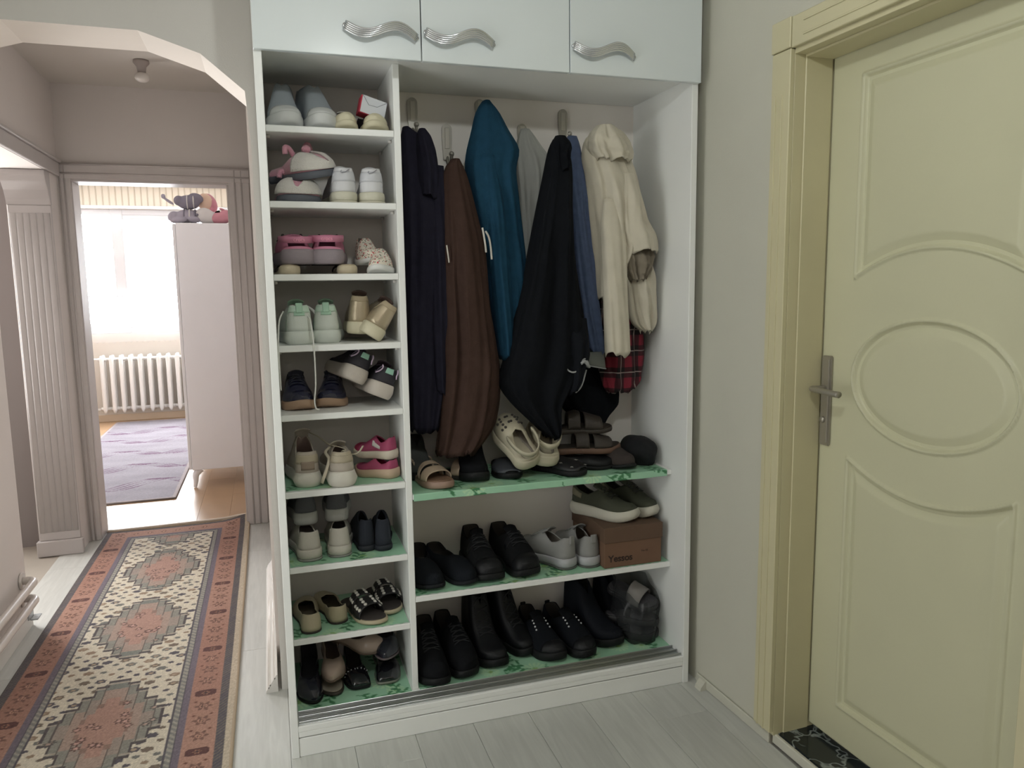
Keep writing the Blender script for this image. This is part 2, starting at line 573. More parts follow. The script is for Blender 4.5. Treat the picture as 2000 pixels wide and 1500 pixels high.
gr = np.sqrt((dyc / ae ** 2) ** 2 + ((ZZ - 1.15) / be ** 2) ** 2) / np.maximum(rr, 1e-3)
s_ov = (1 - rr) / np.maximum(gr, 1e-3)
rel = mould(s_up) + mould(s_lo) + mould(s_ov)
grid_colored('leaf', ny, nz, (0.13 - rel, YY, ZZ), None, m_cream, DR)
box('leaf_core', (0.137, -0.754, 0.054), (0.17, -0.0165, 2.028), m_cream, DR, 0)
box('leaf_edge', (0.130, -0.0185, 0.054), (0.138, -0.0165, 2.028), m_cream, DR, 0)
box('leaf_edge', (0.130, -0.754, 0.054), (0.138, -0.0165, 0.056), m_cream, DR, 0)
# handle
m_bnick = M('brushed_nickel', 'aaa59b', 0.38, metal=0.7)
hp = box('handle_plate', (0.121, -0.060, 0.937), (0.131, -0.0215, 1.20), m_bnick, DR, 0.003, 2)
box('plate_ridge', (0.118, -0.055, 0.945), (0.122, -0.049, 1.192), m_bnick, hp, 0.0015)
P = catmull([(0.122, -0.037, 1.107), (0.095, -0.037, 1.107), (0.078, -0.040, 1.107), (0.070, -0.055, 1.107), (0.068, -0.085, 1.106), (0.070, -0.115, 1.104), (0.074, -0.145, 1.102)], 6)
V, F = tube_vf(P, [0.009 if i < 14 else 0.0115 for i in range(len(P))], 10, flat=0.8)
mesh('lever', V, F, m_bnick, hp)
V, F = [], []
lathe_vf([(0.0, -0.006), (0.008, -0.006), (0.0095, -0.003), (0.0095, 0.002)], V, F, (0.12, -0.036, 1.013), 14, 'X')
mesh('cylinder_cover', V, F, m_bnick, hp)
# marble sill
def marble():
    m = M('black_marble', '1d2426', 0.18)
    nt = m.node_tree
    b = nt.nodes['Principled BSDF']
    tc = nt.nodes.new('ShaderNodeTexCoord')
    n = nt.nodes.new('ShaderNodeTexNoise')
    n.inputs['Scale'].default_value = 14
    nt.links.new(tc.outputs['Object'], n.inputs['Vector'])
    mx = nt.nodes.new('ShaderNodeMixRGB')
    mx.inputs[0].default_value = 0.12
    nt.links.new(tc.outputs['Object'], mx.inputs[1])
    nt.links.new(n.outputs['Color'], mx.inputs[2])
    vo = nt.nodes.new('ShaderNodeTexVoronoi')
    vo.feature = 'DISTANCE_TO_EDGE'
    vo.inputs['Scale'].default_value = 9
    nt.links.new(mx.outputs[0], vo.inputs['Vector'])
    cr = nt.nodes.new('ShaderNodeValToRGB')
    cr.color_ramp.elements[0].color = (0.26, 0.29, 0.28, 1)
    cr.color_ramp.elements[1].position = 0.035
    cr.color_ramp.elements[1].color = (*lin('1b2225'), 1)
    nt.links.new(vo.outputs['Distance'], cr.inputs[0])
    nt.links.new(cr.outputs[0], b.inputs['Base Color'])
    return m
sill = box('marble_sill', (0.018, -0.757, 0.0), (0.20, -0.012, 0.036), marble(), DR, 0.002)
box('sill_edge_strip', (0.006, -0.757, 0.0), (0.0185, -0.0, 0.033), m_wallr, DR, 0.003)

# ---------------------------------------------------------------- hall cabinet
CW, CD, CR, XD = 1.3617, 0.4145, 0.0979, 0.3885
T = 0.022
XI = CW - T                   # inner face of the right side
SH = [1.8787, 1.6663, 1.4566, 1.2462, 1.0383, 0.8008, 0.5629, 0.3302]
R1, R2, DECK = 0.7589, 0.4163, 0.10
m_lam = M('white_laminate', 'eff0ed', 0.38, var=0.012, vsc=5)
m_lamup = M('white_gloss_door', 'dde4e5', 0.22, var=0.01, vsc=4, coat=0.2)
m_back = M('white_back_panel', 'efe9e2', 0.5, var=0.015, vsc=5)
m_alu = M('aluminium_track', 'b9bcbc', 0.28, metal=1.0)
m_chrome = M('chrome', 'd6d9db', 0.2, metal=0.75)
m_pin = M('shelf_pin_plastic', 'd9d5d0', 0.4)
CB = empty('hall_cabinet', (0, 0, 0))
tag(CB, 'tall white open hall cabinet with shoe shelves, coat hooks and closed top doors', 'cabinet')
box('side_panel', (0, 0, 0), (T, CD + 0.012, CEIL - 0.002), m_lam, CB)
box('side_panel', (XI, 0, 0), (CW, CD + 0.012, CEIL - 0.002), m_lam, CB)
box('divider', (XD, CR, DECK), (XD + 0.02, CD, 2.07), m_lam, CB)
box('back_panel', (T, CD, 0.05), (XI, CD + 0.008, 2.07), m_back, CB, 0)
box('top_board', (T, 0.0, 2.07), (XI, CD, 2.088), m_lam, CB)
box('roof_board', (T, 0.0, CEIL - 0.02), (XI, CD, CEIL - 0.002), m_lam, CB)
for z in SH:
    s = box('shelf', (T + 0.0005, CR, z - 0.019), (XD - 0.0005, CD, z), m_lam, CB)
    for x in (T + 0.006, XD - 0.006):
        for y in (CR + 0.05, CD - 0.06):
            V, F = tube_vf([(x - 0.005, y, z - 0.0235), (x + 0.005, y, z - 0.0235)], 0.0045, 8)
            mesh('shelf_pin', V, F, m_pin, s)
box('shelf', (XD + 0.0205, CR, R1 - 0.019), (XI - 0.0005, CD, R1 - 0.0015), m_lam, CB)
box('shelf', (XD + 0.0205, CR, R2 - 0.019), (XI - 0.0005, CD, R2), m_lam, CB)
box('bottom_board', (T, 0.0, DECK - 0.018), (XI, CD, DECK), m_lam, CB)
box('fascia', (T, 0.001, 0.064), (XI, 0.018, DECK - 0.018), m_lam, CB, 0.002)
box('plinth', (T, 0.003, 0.0), (XI, 0.020, 0.060), m_lam, CB, 0.002)
trk = box('door_track', (T + 0.003, 0.010, DECK), (XI - 0.003, 0.074, DECK + 0.002), m_alu, CB, 0.0005)
for y in (0.010, 0.040, 0.071):
    box('track_fin', (T + 0.003, y, DECK + 0.002), (XI - 0.003, y + 0.003, DECK + 0.010), m_alu, trk, 0.001)
doors = [(0.001, 0.4535), (0.4565, 0.9065), (0.9095, CW - 0.001)]
for i, (a, b) in enumerate(doors):
    d = box('cabinet_door', (a, -0.0185, 2.05), (b, -0.0005, CEIL - 0.004), m_lamup, CB, 0.0015)
    d['label'] = ['left white top cabinet door', 'middle white top cabinet door', 'right white top cabinet door'][i]
    hx = [(0.236, 0.447), (0.460, 0.672), (0.912, 1.124)][i]
    V, F = [], []
    # wavy ribbed handle of five wires twisting through an s-curve
    for k in range(5):
        P = []
        for q in range(25):
            u = q / 24
            x = hx[0] + 0.006 + (hx[1] - hx[0] - 0.012) * u
            zc = 2.1275 - 0.020 * u - 0.017 * math.sin(2 * PI * u)
            off = (k - 2) * 0.0055
            tilt = 0.28 * math.cos(2 * PI * u) + 0.1
            yb = -0.0185 - 0.008 - 0.020 * math.sin(PI * u) ** 0.8
            P.append((x + off * 0.35, yb + off * math.sin(tilt) * (1.4 if u > 0.4 else 0.6), zc + off * math.cos(tilt)))
        tube_vf(P, 0.0033, 6, V, F)
    h = mesh('handle', V, F, m_chrome, d)
    for q in (0.03, 0.97):
        x = hx[0] + (hx[1] - hx[0]) * q
        V, F = tube_vf([(x, -0.0185, 2.1275 - 0.020 * q), (x, -0.028, 2.1275 - 0.020 * q)], 0.006, 8)
        mesh('handle_post', V, F, m_chrome, h)
tag(CB, None)

# ---------------------------------------------------------------- green oilcloth liners
def liner_colors(X, Y, seed, sc=1.0, base=(0.62, 0.80, 0.68)):
    r = np.random.default_rng(seed)
    C = np.empty(X.shape + (3,))
    n = 0.5 + 0.5 * np.sin(X * 23 + seed) * np.sin(Y * 31 + 2 * seed)
    C[:] = base
    C += (n * 0.04 - 0.02)[..., None]
    x0, x1, y0, y1 = X.min(), X.max(), Y.min(), Y.max()
    na = max(3, int((x1 - x0) * (y1 - y0) * 45))
    for _ in range(na):      # pale daisies
        cx, cy = r.uniform(x0, x1), r.uniform(y0, y1)
        R = r.uniform(0.03, 0.045)
        d = np.hypot(X - cx, Y - cy)
        a = np.arctan2(Y - cy, X - cx)
        m = (d < R) & (np.cos(a * 14) > -0.2) & (d > R * 0.25)
        C[m] = C[m] * 0.45 + np.array((0.80, 0.90, 0.72)) * 0.55
        C[d < R * 0.25] = (0.55, 0.70, 0.45)
    for _ in range(int(na * 2.2)):      # leaf sprigs
        cx, cy, th = r.uniform(x0, x1), r.uniform(y0, y1), r.uniform(0, 2 * PI)
        for k in range(5):
            ph = th + (1 if k % 2 else -1) * 0.9
            px = cx + math.cos(th) * 0.014 * k
            py = cy + math.sin(th) * 0.014 * k
            lx, ly = px + math.cos(ph) * 0.014, py + math.sin(ph) * 0.014
            u = (X - lx) * math.cos(ph) + (Y - ly) * math.sin(ph)
            v = -(X - lx) * math.sin(ph) + (Y - ly) * math.cos(ph)
            m = (u / 0.013) ** 2 + (v / 0.006) ** 2 < 1
            C[m] = (0.27, 0.50, 0.34)
        u = (X - cx) * math.cos(th) + (Y - cy) * math.sin(th)
        v = -(X - cx) * math.sin(th) + (Y - cy) * math.cos(th)
        m = (u > -0.02) & (u < 0.06) & (np.abs(v) < 0.002)
        C[m] = (0.27, 0.50, 0.34)
    return C
m_oil = M('oilcloth_print', '88c4a0', 0.32, attr='tint', var=0.02)
def liner(label, x0, x1, y0, y1, z, seed, scallop=True, drop=0.0):
    res = 0.0045
    nx = int((x1 - x0) / res)
    prof = [(y1 + (y0 - y1) * i / 70, 0.0) for i in range(71)]
    if drop:
        prof += [(y0 - 0.003 * math.sin(a), -0.003 + 0.003 * math.cos(a)) for a in (0.5, 1.0, PI / 2)]
        prof += [(y0 - 0.003, -0.003 - drop * i / 8) for i in range(1, 9)]
        prof += [(y0 + 0.004, -0.004 - drop), (y0 + 0.03, -0.004 - drop)]
    ln = [0.0]
    for i in range(1, len(prof)):
        ln.append(ln[-1] + math.hypot(prof[i][0] - prof[i - 1][0], prof[i][1] - prof[i - 1][1]))
    n = len(prof) - 1
    xs = np.linspace(x0, x1, nx + 1)
    Xg = np.tile(xs, (n + 1, 1))
    Yg = np.tile(np.array([p[0] for p in prof])[:, None], (1, nx + 1))
    Zg = np.tile(np.array([p[1] for p in prof])[:, None], (1, nx + 1)) + z + 0.0009
    Lg = np.tile(np.array(ln)[:, None], (1, nx + 1))
    if scallop:
        edge = np.clip((Lg - ln[-1] + 0.03) / 0.03, 0, 1)
        Yg = Yg + edge * 0.005 * np.abs(np.sin(Xg * PI / 0.03))
    Zg = Zg + 0.0006 * np.sin(Xg * 40 + seed) * np.sin(Yg * 55)  # slight waviness
    C = liner_colors(Xg, Lg, seed)
    o = grid_colored('shelf_liner', nx, n, (Xg, Yg, Zg), C, m_oil)
    tag(o, label, 'shelf liner', 'green oilcloth shelf liners')
    return o
XL0, XL1 = T + 0.003, XD - 0.003
XR0, XR1 = XD + 0.023, XI - 0.003
liner('green leaf print oilcloth wrapped over the long shelf of sandals', XR0, XR1 - 0.018, CR - 0.002, CD - 0.004, R1, 3, False, 0.020)
liner('green leaf print oilcloth under the shoebox and black slip-ons', XR0, XR1, CR + 0.004, CD - 0.004, R2, 4)
liner('green leaf print oilcloth on the cabinet floor under the black boots', XR0, XR1, 0.082, CD - 0.004, DECK, 5, False)
liner('green leaf print oilcloth under the beige chunky sneakers', XL0, XL1, CR + 0.014, CD - 0.004, SH[5], 6)
liner('green leaf print oilcloth under the white sneakers with grey pair behind', XL0, XL1, CR + 0.004, CD - 0.004, SH[6], 7)
liner('green leaf print oilcloth under the beige ballet flats', XL0, XL1, CR + 0.004, CD - 0.004, SH[7], 8)
liner('green leaf print oilcloth on the cabinet floor under the patent pumps', XL0, XL1, 0.088, CD - 0.004, DECK, 9, False)

# ---------------------------------------------------------------- coat hooks
m_hook = M('satin_nickel_hook', 'a8a49c', 0.35, metal=0.7)
def hook(x, z1, z0, label):
    r = empty('coat_hook', (x, CD, z0))
    tag(r, label, 'hook', 'coat hooks on the cabinet back')
    h = z1 - z0
    pts = []
    for i in range(9):
        a = PI * i / 8
        pts.append((0.0175 * math.cos(a), h - 0.0175 + 0.0175 * math.sin(a)))
    pts += [(-0.0175, h * 0.55), (-0.013, 0.0), (0.013, 0.0), (0.0175, h * 0.55)]
    prism('plate', pts, 'Y', -0.012, 0.0, m_hook, r, 0.0015)
    box('plate_inset', (-0.008, -0.0145, h * 0.3), (0.008, -0.011, h * 0.88), M('hook_inset', 'b9b5ac', 0.3, metal=0.6), r, 0.001)
    P = catmull([(0, -0.006, 0.012), (0, -0.02, -0.005), (0, -0.045, -0.02), (0, -0.066, -0.012), (0, -0.074, 0.008)], 5)
    V, F = tube_vf(P, 0.0055, 8)
    ellipsoid_vf((0, -0.074, 0.010), (0.009, 0.009, 0.009), V, F, 10, 7)
    mesh('hook_arm', V, F, m_hook, r)
    return r
hook(0.504, 2.052, 1.940, 'nickel coat hook above the navy coat beside the divider')
hook(0.622, 1.972, 1.850, 'nickel coat hook above the brown jacket')
hook(0.742, 2.060, 2.000, 'nickel coat hook under the peak of the teal sweater')
hook(0.897, 1.985, 1.915, 'nickel coat hook hidden behind the pale grey shirt')
hook(1.053, 2.044, 1.935, 'nickel coat hook between the black coat and the denim')
hook(1.205, 1.985, 1.90, 'nickel coat hook under the beige jacket')

# ---------------------------------------------------------------- hanging clothes
def garment_part(name, rows, Y, dep, mat, parent, folds=5, amp=0.10, seed=0, nring=44, nseg=72, front=1.0, twist=0.0, hollow=0.0, topdep=0.35, lean=0.0):
    rows = sorted(rows, key=lambda r: -r[0])
    zs = np.array([r[0] for r in rows]); xl = np.array([r[1] for r in rows]); xr = np.array([r[2] for r in rows])
    z = np.linspace(zs[0], zs[-1], nring)
    XLi = np.interp(-z, -zs, xl); XRi = np.interp(-z, -zs, xr)
    k = np.array([0.25, 0.5, 0.25])
    for _ in range(2):
        XLi[1:-1] = np.convolve(XLi, k, 'valid'); XRi[1:-1] = np.convolve(XRi, k, 'valid')
    r = np.random.default_rng(seed)
    ph = r.uniform(0, 2 * PI, 4)
    V = []
    for i in range(nring):
        u = i / (nring - 1)
        xc, hw = (XLi[i] + XRi[i]) / 2, (XRi[i] - XLi[i]) / 2
        d = dep * (topdep + (1 - topdep) * min(1, u * 3.5))
        for j in range(nseg):
            th = 2 * PI * j / nseg
            c, s = math.cos(th), math.sin(th)
            f = math.sin(folds * th + ph[0] + twist * u) * 0.6 + math.sin((folds * 2 + 1) * th + ph[1] - twist * 1.7 * u) * 0.4
            f += 0.3 * math.sin(9 * u + ph[2] + 3 * th) + 0.28 * math.sin((folds * 3 + 2) * th + ph[3] + 2.2 * math.sin(4 * u + ph[2])) + 0.12 * math.sin(26 * u + 5 * th + ph[1])
            A = 2.3 * amp * min(1, 0.2 + u * 1.8)
            rad = 1 + A * f * (1 - 0.75 * abs(c) ** 3)
            x = xc + hw * (abs(c) ** 0.85) * (1 if c >= 0 else -1) * (1 + 0.25 * A * f * abs(c))
            y = Y - d * s * rad * (1.0 if s > 0 else 0.5) + lean * u
            zz = z[i]
            if u > 0.985: zz += 0.010 * f
            V.append((x, y, zz))
    F = []
    for i in range(nring - 1):
        for j in range(nseg):
            F.append((i * nseg + j, i * nseg + (j + 1) % nseg, (i + 1) * nseg + (j + 1) % nseg, (i + 1) * nseg + j))
    # closed shoulders, hem turned up inside
    top = len(V)
    V.append(((XLi[0] + XRi[0]) / 2, Y, z[0] + 0.004))
    for j in range(nseg): F.append((top, j, (j + 1) % nseg))
    b = (nring - 1) * nseg
    xc = (XLi[-1] + XRi[-1]) / 2
    n0 = len(V)
    for j in range(nseg):
        v = V[b + j]
        V.append((xc + (v[0] - xc) * 0.9, Y + (v[1] - Y) * 0.85, v[2] + 0.012 + hollow * 0.3))
    for j in range(nseg):
        F.append((b + j, b + (j + 1) % nseg, n0 + (j + 1) % nseg, n0 + j))
    c0 = len(V)
    V.append((xc, Y, z[-1] + 0.03 + hollow))
    for j in range(nseg): F.append((n0 + j, n0 + (j + 1) % nseg, c0))
    return mesh(name, V, F, mat, parent)

def garment(name, label, rows, Y):
    zt = max(r[0] for r in rows)
    o = empty(name, (0, 0, 0))
    tag(o, label, name.replace('_', ' ').split()[-1], 'clothes hanging in the cabinet')
    return o

m_navy = M('navy_wool', '23222e', 0.9, spec=.12, bump=0.35, bs=420, var=0.10, vsc=30)
m_brown = M('brown_fleece', '40302a', 0.9, spec=.12, bump=0.35, bs=380, var=0.10, vsc=30)
m_teal = M('teal_knit', '1d4056', 0.85, spec=.12, bump=0.4, bs=500, var=0.08, vsc=40)
m_gshirt = M('pale_grey_cotton', 'a3a49f', 0.85, bump=0.2, bs=500, var=0.04, vsc=20)
m_black = M('black_cloth', '101216', 0.9, spec=.12, bump=0.3, bs=420, var=0.10, vsc=30)
m_denim = M('blue_denim', '485673', 0.85, bump=0.35, bs=700, var=0.12, vsc=60)
m_denimin = M('denim_reverse', '6c6f68', 0.9, bump=0.3, bs=600)
m_beige = M('beige_twill', 'c8c1af', 0.8, bump=0.25, bs=600, var=0.05, vsc=18)
m_beigein = M('beige_lining', '7d7465', 0.85, bump=0.2, bs=400)
m_cord = M('white_cord', 'cfcac0', 0.7, bump=0.2, bs=600)
m_fray = M('frayed_cotton', '9a9c9c', 0.9)

def plaid_mat():
    m = M('dark_red_plaid', '5a1422', 0.85, bump=0.2, bs=500)
    nt = m.node_tree
    b = nt.nodes['Principled BSDF']
    tc = nt.nodes.new('ShaderNodeTexCoord')
    sp = nt.nodes.new('ShaderNodeSeparateXYZ')
    nt.links.new(tc.outputs['Object'], sp.inputs[0])
    outs = []
    for ax, k in (('X', 16.0), ('Z', 13.0)):
        mu = nt.nodes.new('ShaderNodeMath'); mu.operation = 'MULTIPLY'; mu.inputs[1].default_value = k
        nt.links.new(sp.outputs[ax], mu.inputs[0])
        fr = nt.nodes.new('ShaderNodeMath'); fr.operation = 'FRACT'
        nt.links.new(mu.outputs[0], fr.inputs[0])
        gt = nt.nodes.new('ShaderNodeMath'); gt.operation = 'GREATER_THAN'; gt.inputs[1].default_value = 0.5
        nt.links.new(fr.outputs[0], gt.inputs[0])
        cp = nt.nodes.new('ShaderNodeMath'); cp.operation = 'COMPARE'; cp.inputs[1].default_value = 0.25; cp.inputs[2].default_value = 0.025
        nt.links.new(fr.outputs[0], cp.inputs[0])
        outs.append((gt.outputs[0], cp.outputs[0]))
    ad = nt.nodes.new('ShaderNodeMath'); ad.operation = 'ADD'
    nt.links.new(outs[0][0], ad.inputs[0]); nt.links.new(outs[1][0], ad.inputs[1])
    cr = nt.nodes.new('ShaderNodeValToRGB')
    cr.color_ramp.interpolation = 'CONSTANT'
    cr.color_ramp.elements[0].color = (*lin('14090c'), 1)
    e = cr.color_ramp.elements.new(0.25); e.color = (*lin('3a0d16'), 1)
    cr.color_ramp.elements[2].position = 0.75
    cr.color_ramp.elements[2].color = (*lin('781a2c'), 1)
    dv = nt.nodes.new('ShaderNodeMath'); dv.operation = 'MULTIPLY'; dv.inputs[1].default_value = 0.5
    nt.links.new(ad.outputs[0], dv.inputs[0]); nt.links.new(dv.outputs[0], cr.inputs[0])
    mxn = nt.nodes.new('ShaderNodeMath'); mxn.operation = 'MAXIMUM'
    nt.links.new(outs[0][1], mxn.inputs[0]); nt.links.new(outs[1][1], mxn.inputs[1])
    mx = nt.nodes.new('ShaderNodeMixRGB')
    mx.inputs[2].default_value = (*lin('8a7d78'), 1)
    nt.links.new(mxn.outputs[0], mx.inputs[0]); nt.links.new(cr.outputs[0], mx.inputs[1])
    nt.links.new(mx.outputs[0], b.inputs['Base Color'])
    return m

# navy coat
rows = [(1.924, .444, .464), (1.91, .437, .517), (1.88, .435, .529), (1.841, .433, .549), (1.777, .433, .564), (1.68, .431, .572), (1.515, .431, .578), (1.348, .429, .58), (1.177, .432, .579), (1.074, .434, .57), (1.004, .435, .554), (.934, .438, .534)]
g = garment('hanging_coat', 'dark navy coat hanging against the divider, leftmost of the clothes', rows, .25)
garment_part('body', rows, .27, .075, m_navy, g, 4, .10, 1, twist=1.0)
garment_part('hood', [(1.915, .49, .512), (1.895, .482, .528), (1.85, .478, .542), (1.78, .478, .552), (1.70, .485, .55)], .235, .05, m_navy, g, 3, .08, 2)
garment_part('sleeve', [(1.80, .52, .566), (1.6, .515, .582), (1.35, .51, .588), (1.15, .512, .585), (1.06, .52, .575)], .225, .045, m_navy, g, 3, .10, 3)
# brown jacket
rows = [(1.822, .59, .617), (1.81, .566, .63), (1.782, .56, .638), (1.742, .559, .649), (1.645, .555, .671), (1.546, .549, .694), (1.446, .546, .702), (1.346, .55, .709), (1.243, .551, .724), (1.14, .545, .738), (1.036, .535, .733), (.932, .522, .711), (.855, .513, .651)]
g = garment('hanging_jacket', 'dark brown hooded jacket with white drawcords, second from the divider', rows, .21)
garment_part('body', rows, .22, .07, m_brown, g, 5, .12, 4, twist=1.5)
for P in ([(.672, .152, 1.60), (.675, .147, 1.575), (.679, .146, 1.545), (.682, .149, 1.522)], [(.688, .170, 1.59), (.694, .158, 1.572), (.699, .154, 1.54), (.703, .157, 1.50)]):
    tube('drawcord', catmull(P, 5), 0.0032, m_cord, g)
tube('drawcord', catmull([(.556, .165, 1.545), (.558, .160, 1.52), (.562, .162, 1.49)], 5), 0.0025, m_cord, g)
# teal sweater
rows = [(2.022, .714, .738), (1.999, .692, .768), (1.951, .681, .791), (1.902, .669, .82), (1.873, .66, .851), (1.844, .654, .836), (1.802, .65, .821), (1.719, .655, .831), (1.618, .674, .84), (1.515, .693, .854), (1.411, .709, .856), (1.306, .725, .844), (1.182, .741, .801)]
g = garment('hanging_sweater', 'teal blue sweater hanging highest of the clothes', rows, .26)
garment_part('body', rows, .275, .075, m_teal, g, 4, .09, 5, twist=0.8)
garment_part('sleeve', [(1.84, .69, .74), (1.7, .70, .765), (1.5, .715, .785), (1.3, .73, .795), (1.17, .742, .79)], .225, .04, m_teal, g, 3, .08, 6)
# grey shirt
rows = [(1.956, .875, .905), (1.937, .864, .924), (1.898, .856, .951), (1.854, .851, .989), (1.802, .851, .992), (1.732, .857, .976), (1.626, .867, .948), (1.518, .877, .92), (1.42, .885, .915)]
g = garment('hanging_shirt', 'pale grey cotton shirt between the teal sweater and the black coat', rows, .34)
garment_part('body', rows, .355, .05, m_gshirt, g, 6, .16, 7, twist=0.4)
# black coat
rows = [(1.896, .936, .958), (1.878, .922, .982), (1.829, .909, 1.0), (1.762, .896, 1.003), (1.68, .877, .999), (1.596, .86, .999), (1.511, .841, 1.004), (1.408, .822, 1.019), (1.306, .791, 1.038), (1.202, .763, 1.055), (1.132, .739, 1.051), (1.08, .732, 1.024), (1.01, .784, .955), (.937, .857, .943), (.897, .894, .931)]
g = garment('hanging_coat', 'long black coat flaring out to a point, in the middle of the clothes', rows, .17)
garment_part('body', rows, .20, .085, m_black, g, 5, .10, 8, twist=1.0, nring=60)
garment_part('collar', [(1.905, .94, .975), (1.885, .928, .988), (1.84, .93, .985), (1.79, .94, .975)], .19, .055, m_black, g, 4, .12, 18)
# denim
rows = [(1.92, 1.011, 1.045), (1.894, 1.003, 1.058), (1.826, 1.003, 1.067), (1.758, 1.01, 1.075), (1.654, 1.021, 1.082), (1.514, 1.032, 1.102), (1.406, 1.043, 1.113), (1.299, 1.058, 1.127), (1.207, 1.078, 1.14), (1.172, 1.085, 1.147)]
g = garment('hanging_jeans', 'blue denim trousers hanging between the black coat and the beige jacket', rows, .24)
garment_part('leg', rows, .26, .05, m_denim, g, 3, .09, 9)
# open turned hem showing the reverse of the denim
V, F = [], []
n = 24
for i, (z, sx, dy) in enumerate(((1.178, 1.0, 0), (1.150, 1.12, -0.006), (1.126, 1.22, -0.010))):
    for j in range(n):
        a = 2 * PI * j / n
        V.append((1.098 + 0.046 * sx * math.cos(a) - 0.004 * i, .255 + 0.042 * math.sin(a) * sx + dy, z - 0.012 * math.cos(a) * (1 if i else 0)))
for i in range(2):
    for j in range(n):
        F.append((i * n + j, i * n + (j + 1) % n, (i + 1) * n + (j + 1) % n, (i + 1) * n + j))
solidify(mesh('turned_hem', V, F, m_denimin, g), 0.003)
tube('hem_stitching', [V[2 * n + j] for j in range(n)] + [V[2 * n]], 0.0022, m_fray, g)
# beige jacket
rows = [(1.936, 1.099, 1.152), (1.922, 1.073, 1.183), (1.892, 1.057, 1.211), (1.84, 1.05, 1.234), (1.798, 1.061, 1.25), (1.722, 1.069, 1.271), (1.652, 1.076, 1.282), (1.6, 1.084, 1.286), (1.53, 1.092, 1.262), (1.477, 1.099, 1.23), (1.362, 1.103, 1.146)]
g = garment('hanging_jacket', 'beige twill jacket with drooping sleeves, rightmost of the clothes', rows, .2)
garment_part('body', rows, .235, .08, m_beige, g, 5, .13, 10, twist=0.7)
garment_part('sleeve', [(1.70, 1.105, 1.17), (1.612, 1.092, 1.181), (1.509, 1.098, 1.188), (1.406, 1.102, 1.19), (1.301, 1.106, 1.195), (1.231, 1.108, 1.199), (1.172, 1.11, 1.202)], .165, .04, m_beige, g, 3, .06, 11, hollow=.02)
garment_part('sleeve', [(1.79, 1.17, 1.225), (1.716, 1.156, 1.245), (1.631, 1.16, 1.273), (1.588, 1.164, 1.300), (1.554, 1.172, 1.312), (1.525, 1.178, 1.312)], .175, .05, m_beige, g, 4, .10, 12, hollow=.05)
garment_part('sleeve_lining', [(1.545, 1.185, 1.298), (1.51, 1.186, 1.300), (1.466, 1.196, 1.290), (1.426, 1.212, 1.262)], .18, .04, m_beigein, g, 6, .22, 13)
garment_part('lower_panel', [(1.53, 1.20, 1.30), (1.44, 1.206, 1.318), (1.368, 1.215, 1.322), (1.314, 1.223, 1.326), (1.269, 1.239, 1.322), (1.246, 1.272, 1.305)], .21, .045, m_beige, g, 5, .16, 14)
garment_part('collar', [(1.948, 1.095, 1.150), (1.925, 1.072, 1.190), (1.895, 1.060, 1.215), (1.86, 1.066, 1.228), (1.835, 1.085, 1.22)], .205, .058, m_beige, g, 6, .10, 31, topdep=.7)
# plaid shirt
rows = [(1.45, 1.13, 1.19), (1.406, 1.125, 1.22), (1.332, 1.125, 1.263), (1.24, 1.132, 1.312), (1.165, 1.138, 1.322), (1.109, 1.146, 1.316), (1.062, 1.158, 1.308), (1.023, 1.172, 1.265)]
g = garment('hanging_shirt', 'dark red plaid shirt hem hanging below the beige jacket', rows, .24)
garment_part('body', rows, .285, .05, plaid_mat(), g, 5, .12, 15)
# black garments low down
rows = [(1.331, 1.235, 1.322), (1.238, 1.24, 1.325), (1.201, 1.242, 1.312), (1.145, 1.246, 1.306), (1.07, 1.25, 1.304), (1.023, 1.252, 1.297)]
g = garment('hanging_cardigan', 'charcoal cardigan edge hanging beside the cabinet wall', rows, .23)
garment_part('body', rows, .345, .04, M('charcoal_knit', '24221f', 0.9, spec=.12, bump=0.3, bs=400, var=0.1), g, 4, .12, 16)
rows = [(1.26, 1.0, 1.10), (1.167, 1.0, 1.149), (1.072, .999, 1.211), (1.013, 1.007, 1.258), (.955, 1.031, 1.256), (.927, 1.063, 1.212), (.889, 1.087, 1.187), (.859, 1.099, 1.174)]
g = garment('hanging_trousers', 'black trousers trailing lowest behind the plaid shirt', rows, .3)
garment_part('body', rows, .355, .04, m_black, g, 4, .12, 17)
rows = [(1.30, .93, 1.04), (1.249, .934, 1.045), (1.178, .937, 1.049), (1.134, .941, 1.037), (1.089, .944, 1.021), (1.05, .952, .99)]
g = garment('hanging_jeans', 'black jeans with a frayed pale hem under the long black coat', rows, .2)
garment_part('leg', rows, .165, .05, M('black_denim', '15171c', 0.9, spec=.12, bump=0.3, bs=600, var=0.1), g, 4, .10, 19)
for P in ([(.944, .125, 1.150), (.952, .118, 1.130), (.968, .113, 1.122), (.985, .113, 1.128), (.992, .113, 1.150), (.992, .113, 1.168)],
          [(1.0, .113, 1.158), (1.015, .118, 1.165), (1.03, .128, 1.15), (1.042, .15, 1.132)],
          [(1.028, .14, 1.125), (1.016, .135, 1.09), (1.0, .125, 1.066), (.98, .118, 1.052)]):
    tube('frayed_hem', catmull(P, 6), 0.003, m_fray, g, 6)
tube('frayed_cuff', catmull([(.996, .112, 1.150), (1.01, .114, 1.158), (1.022, .120, 1.146), (1.034, .135, 1.136)], 6), 0.009, m_fray, g, 7, flat=.6)

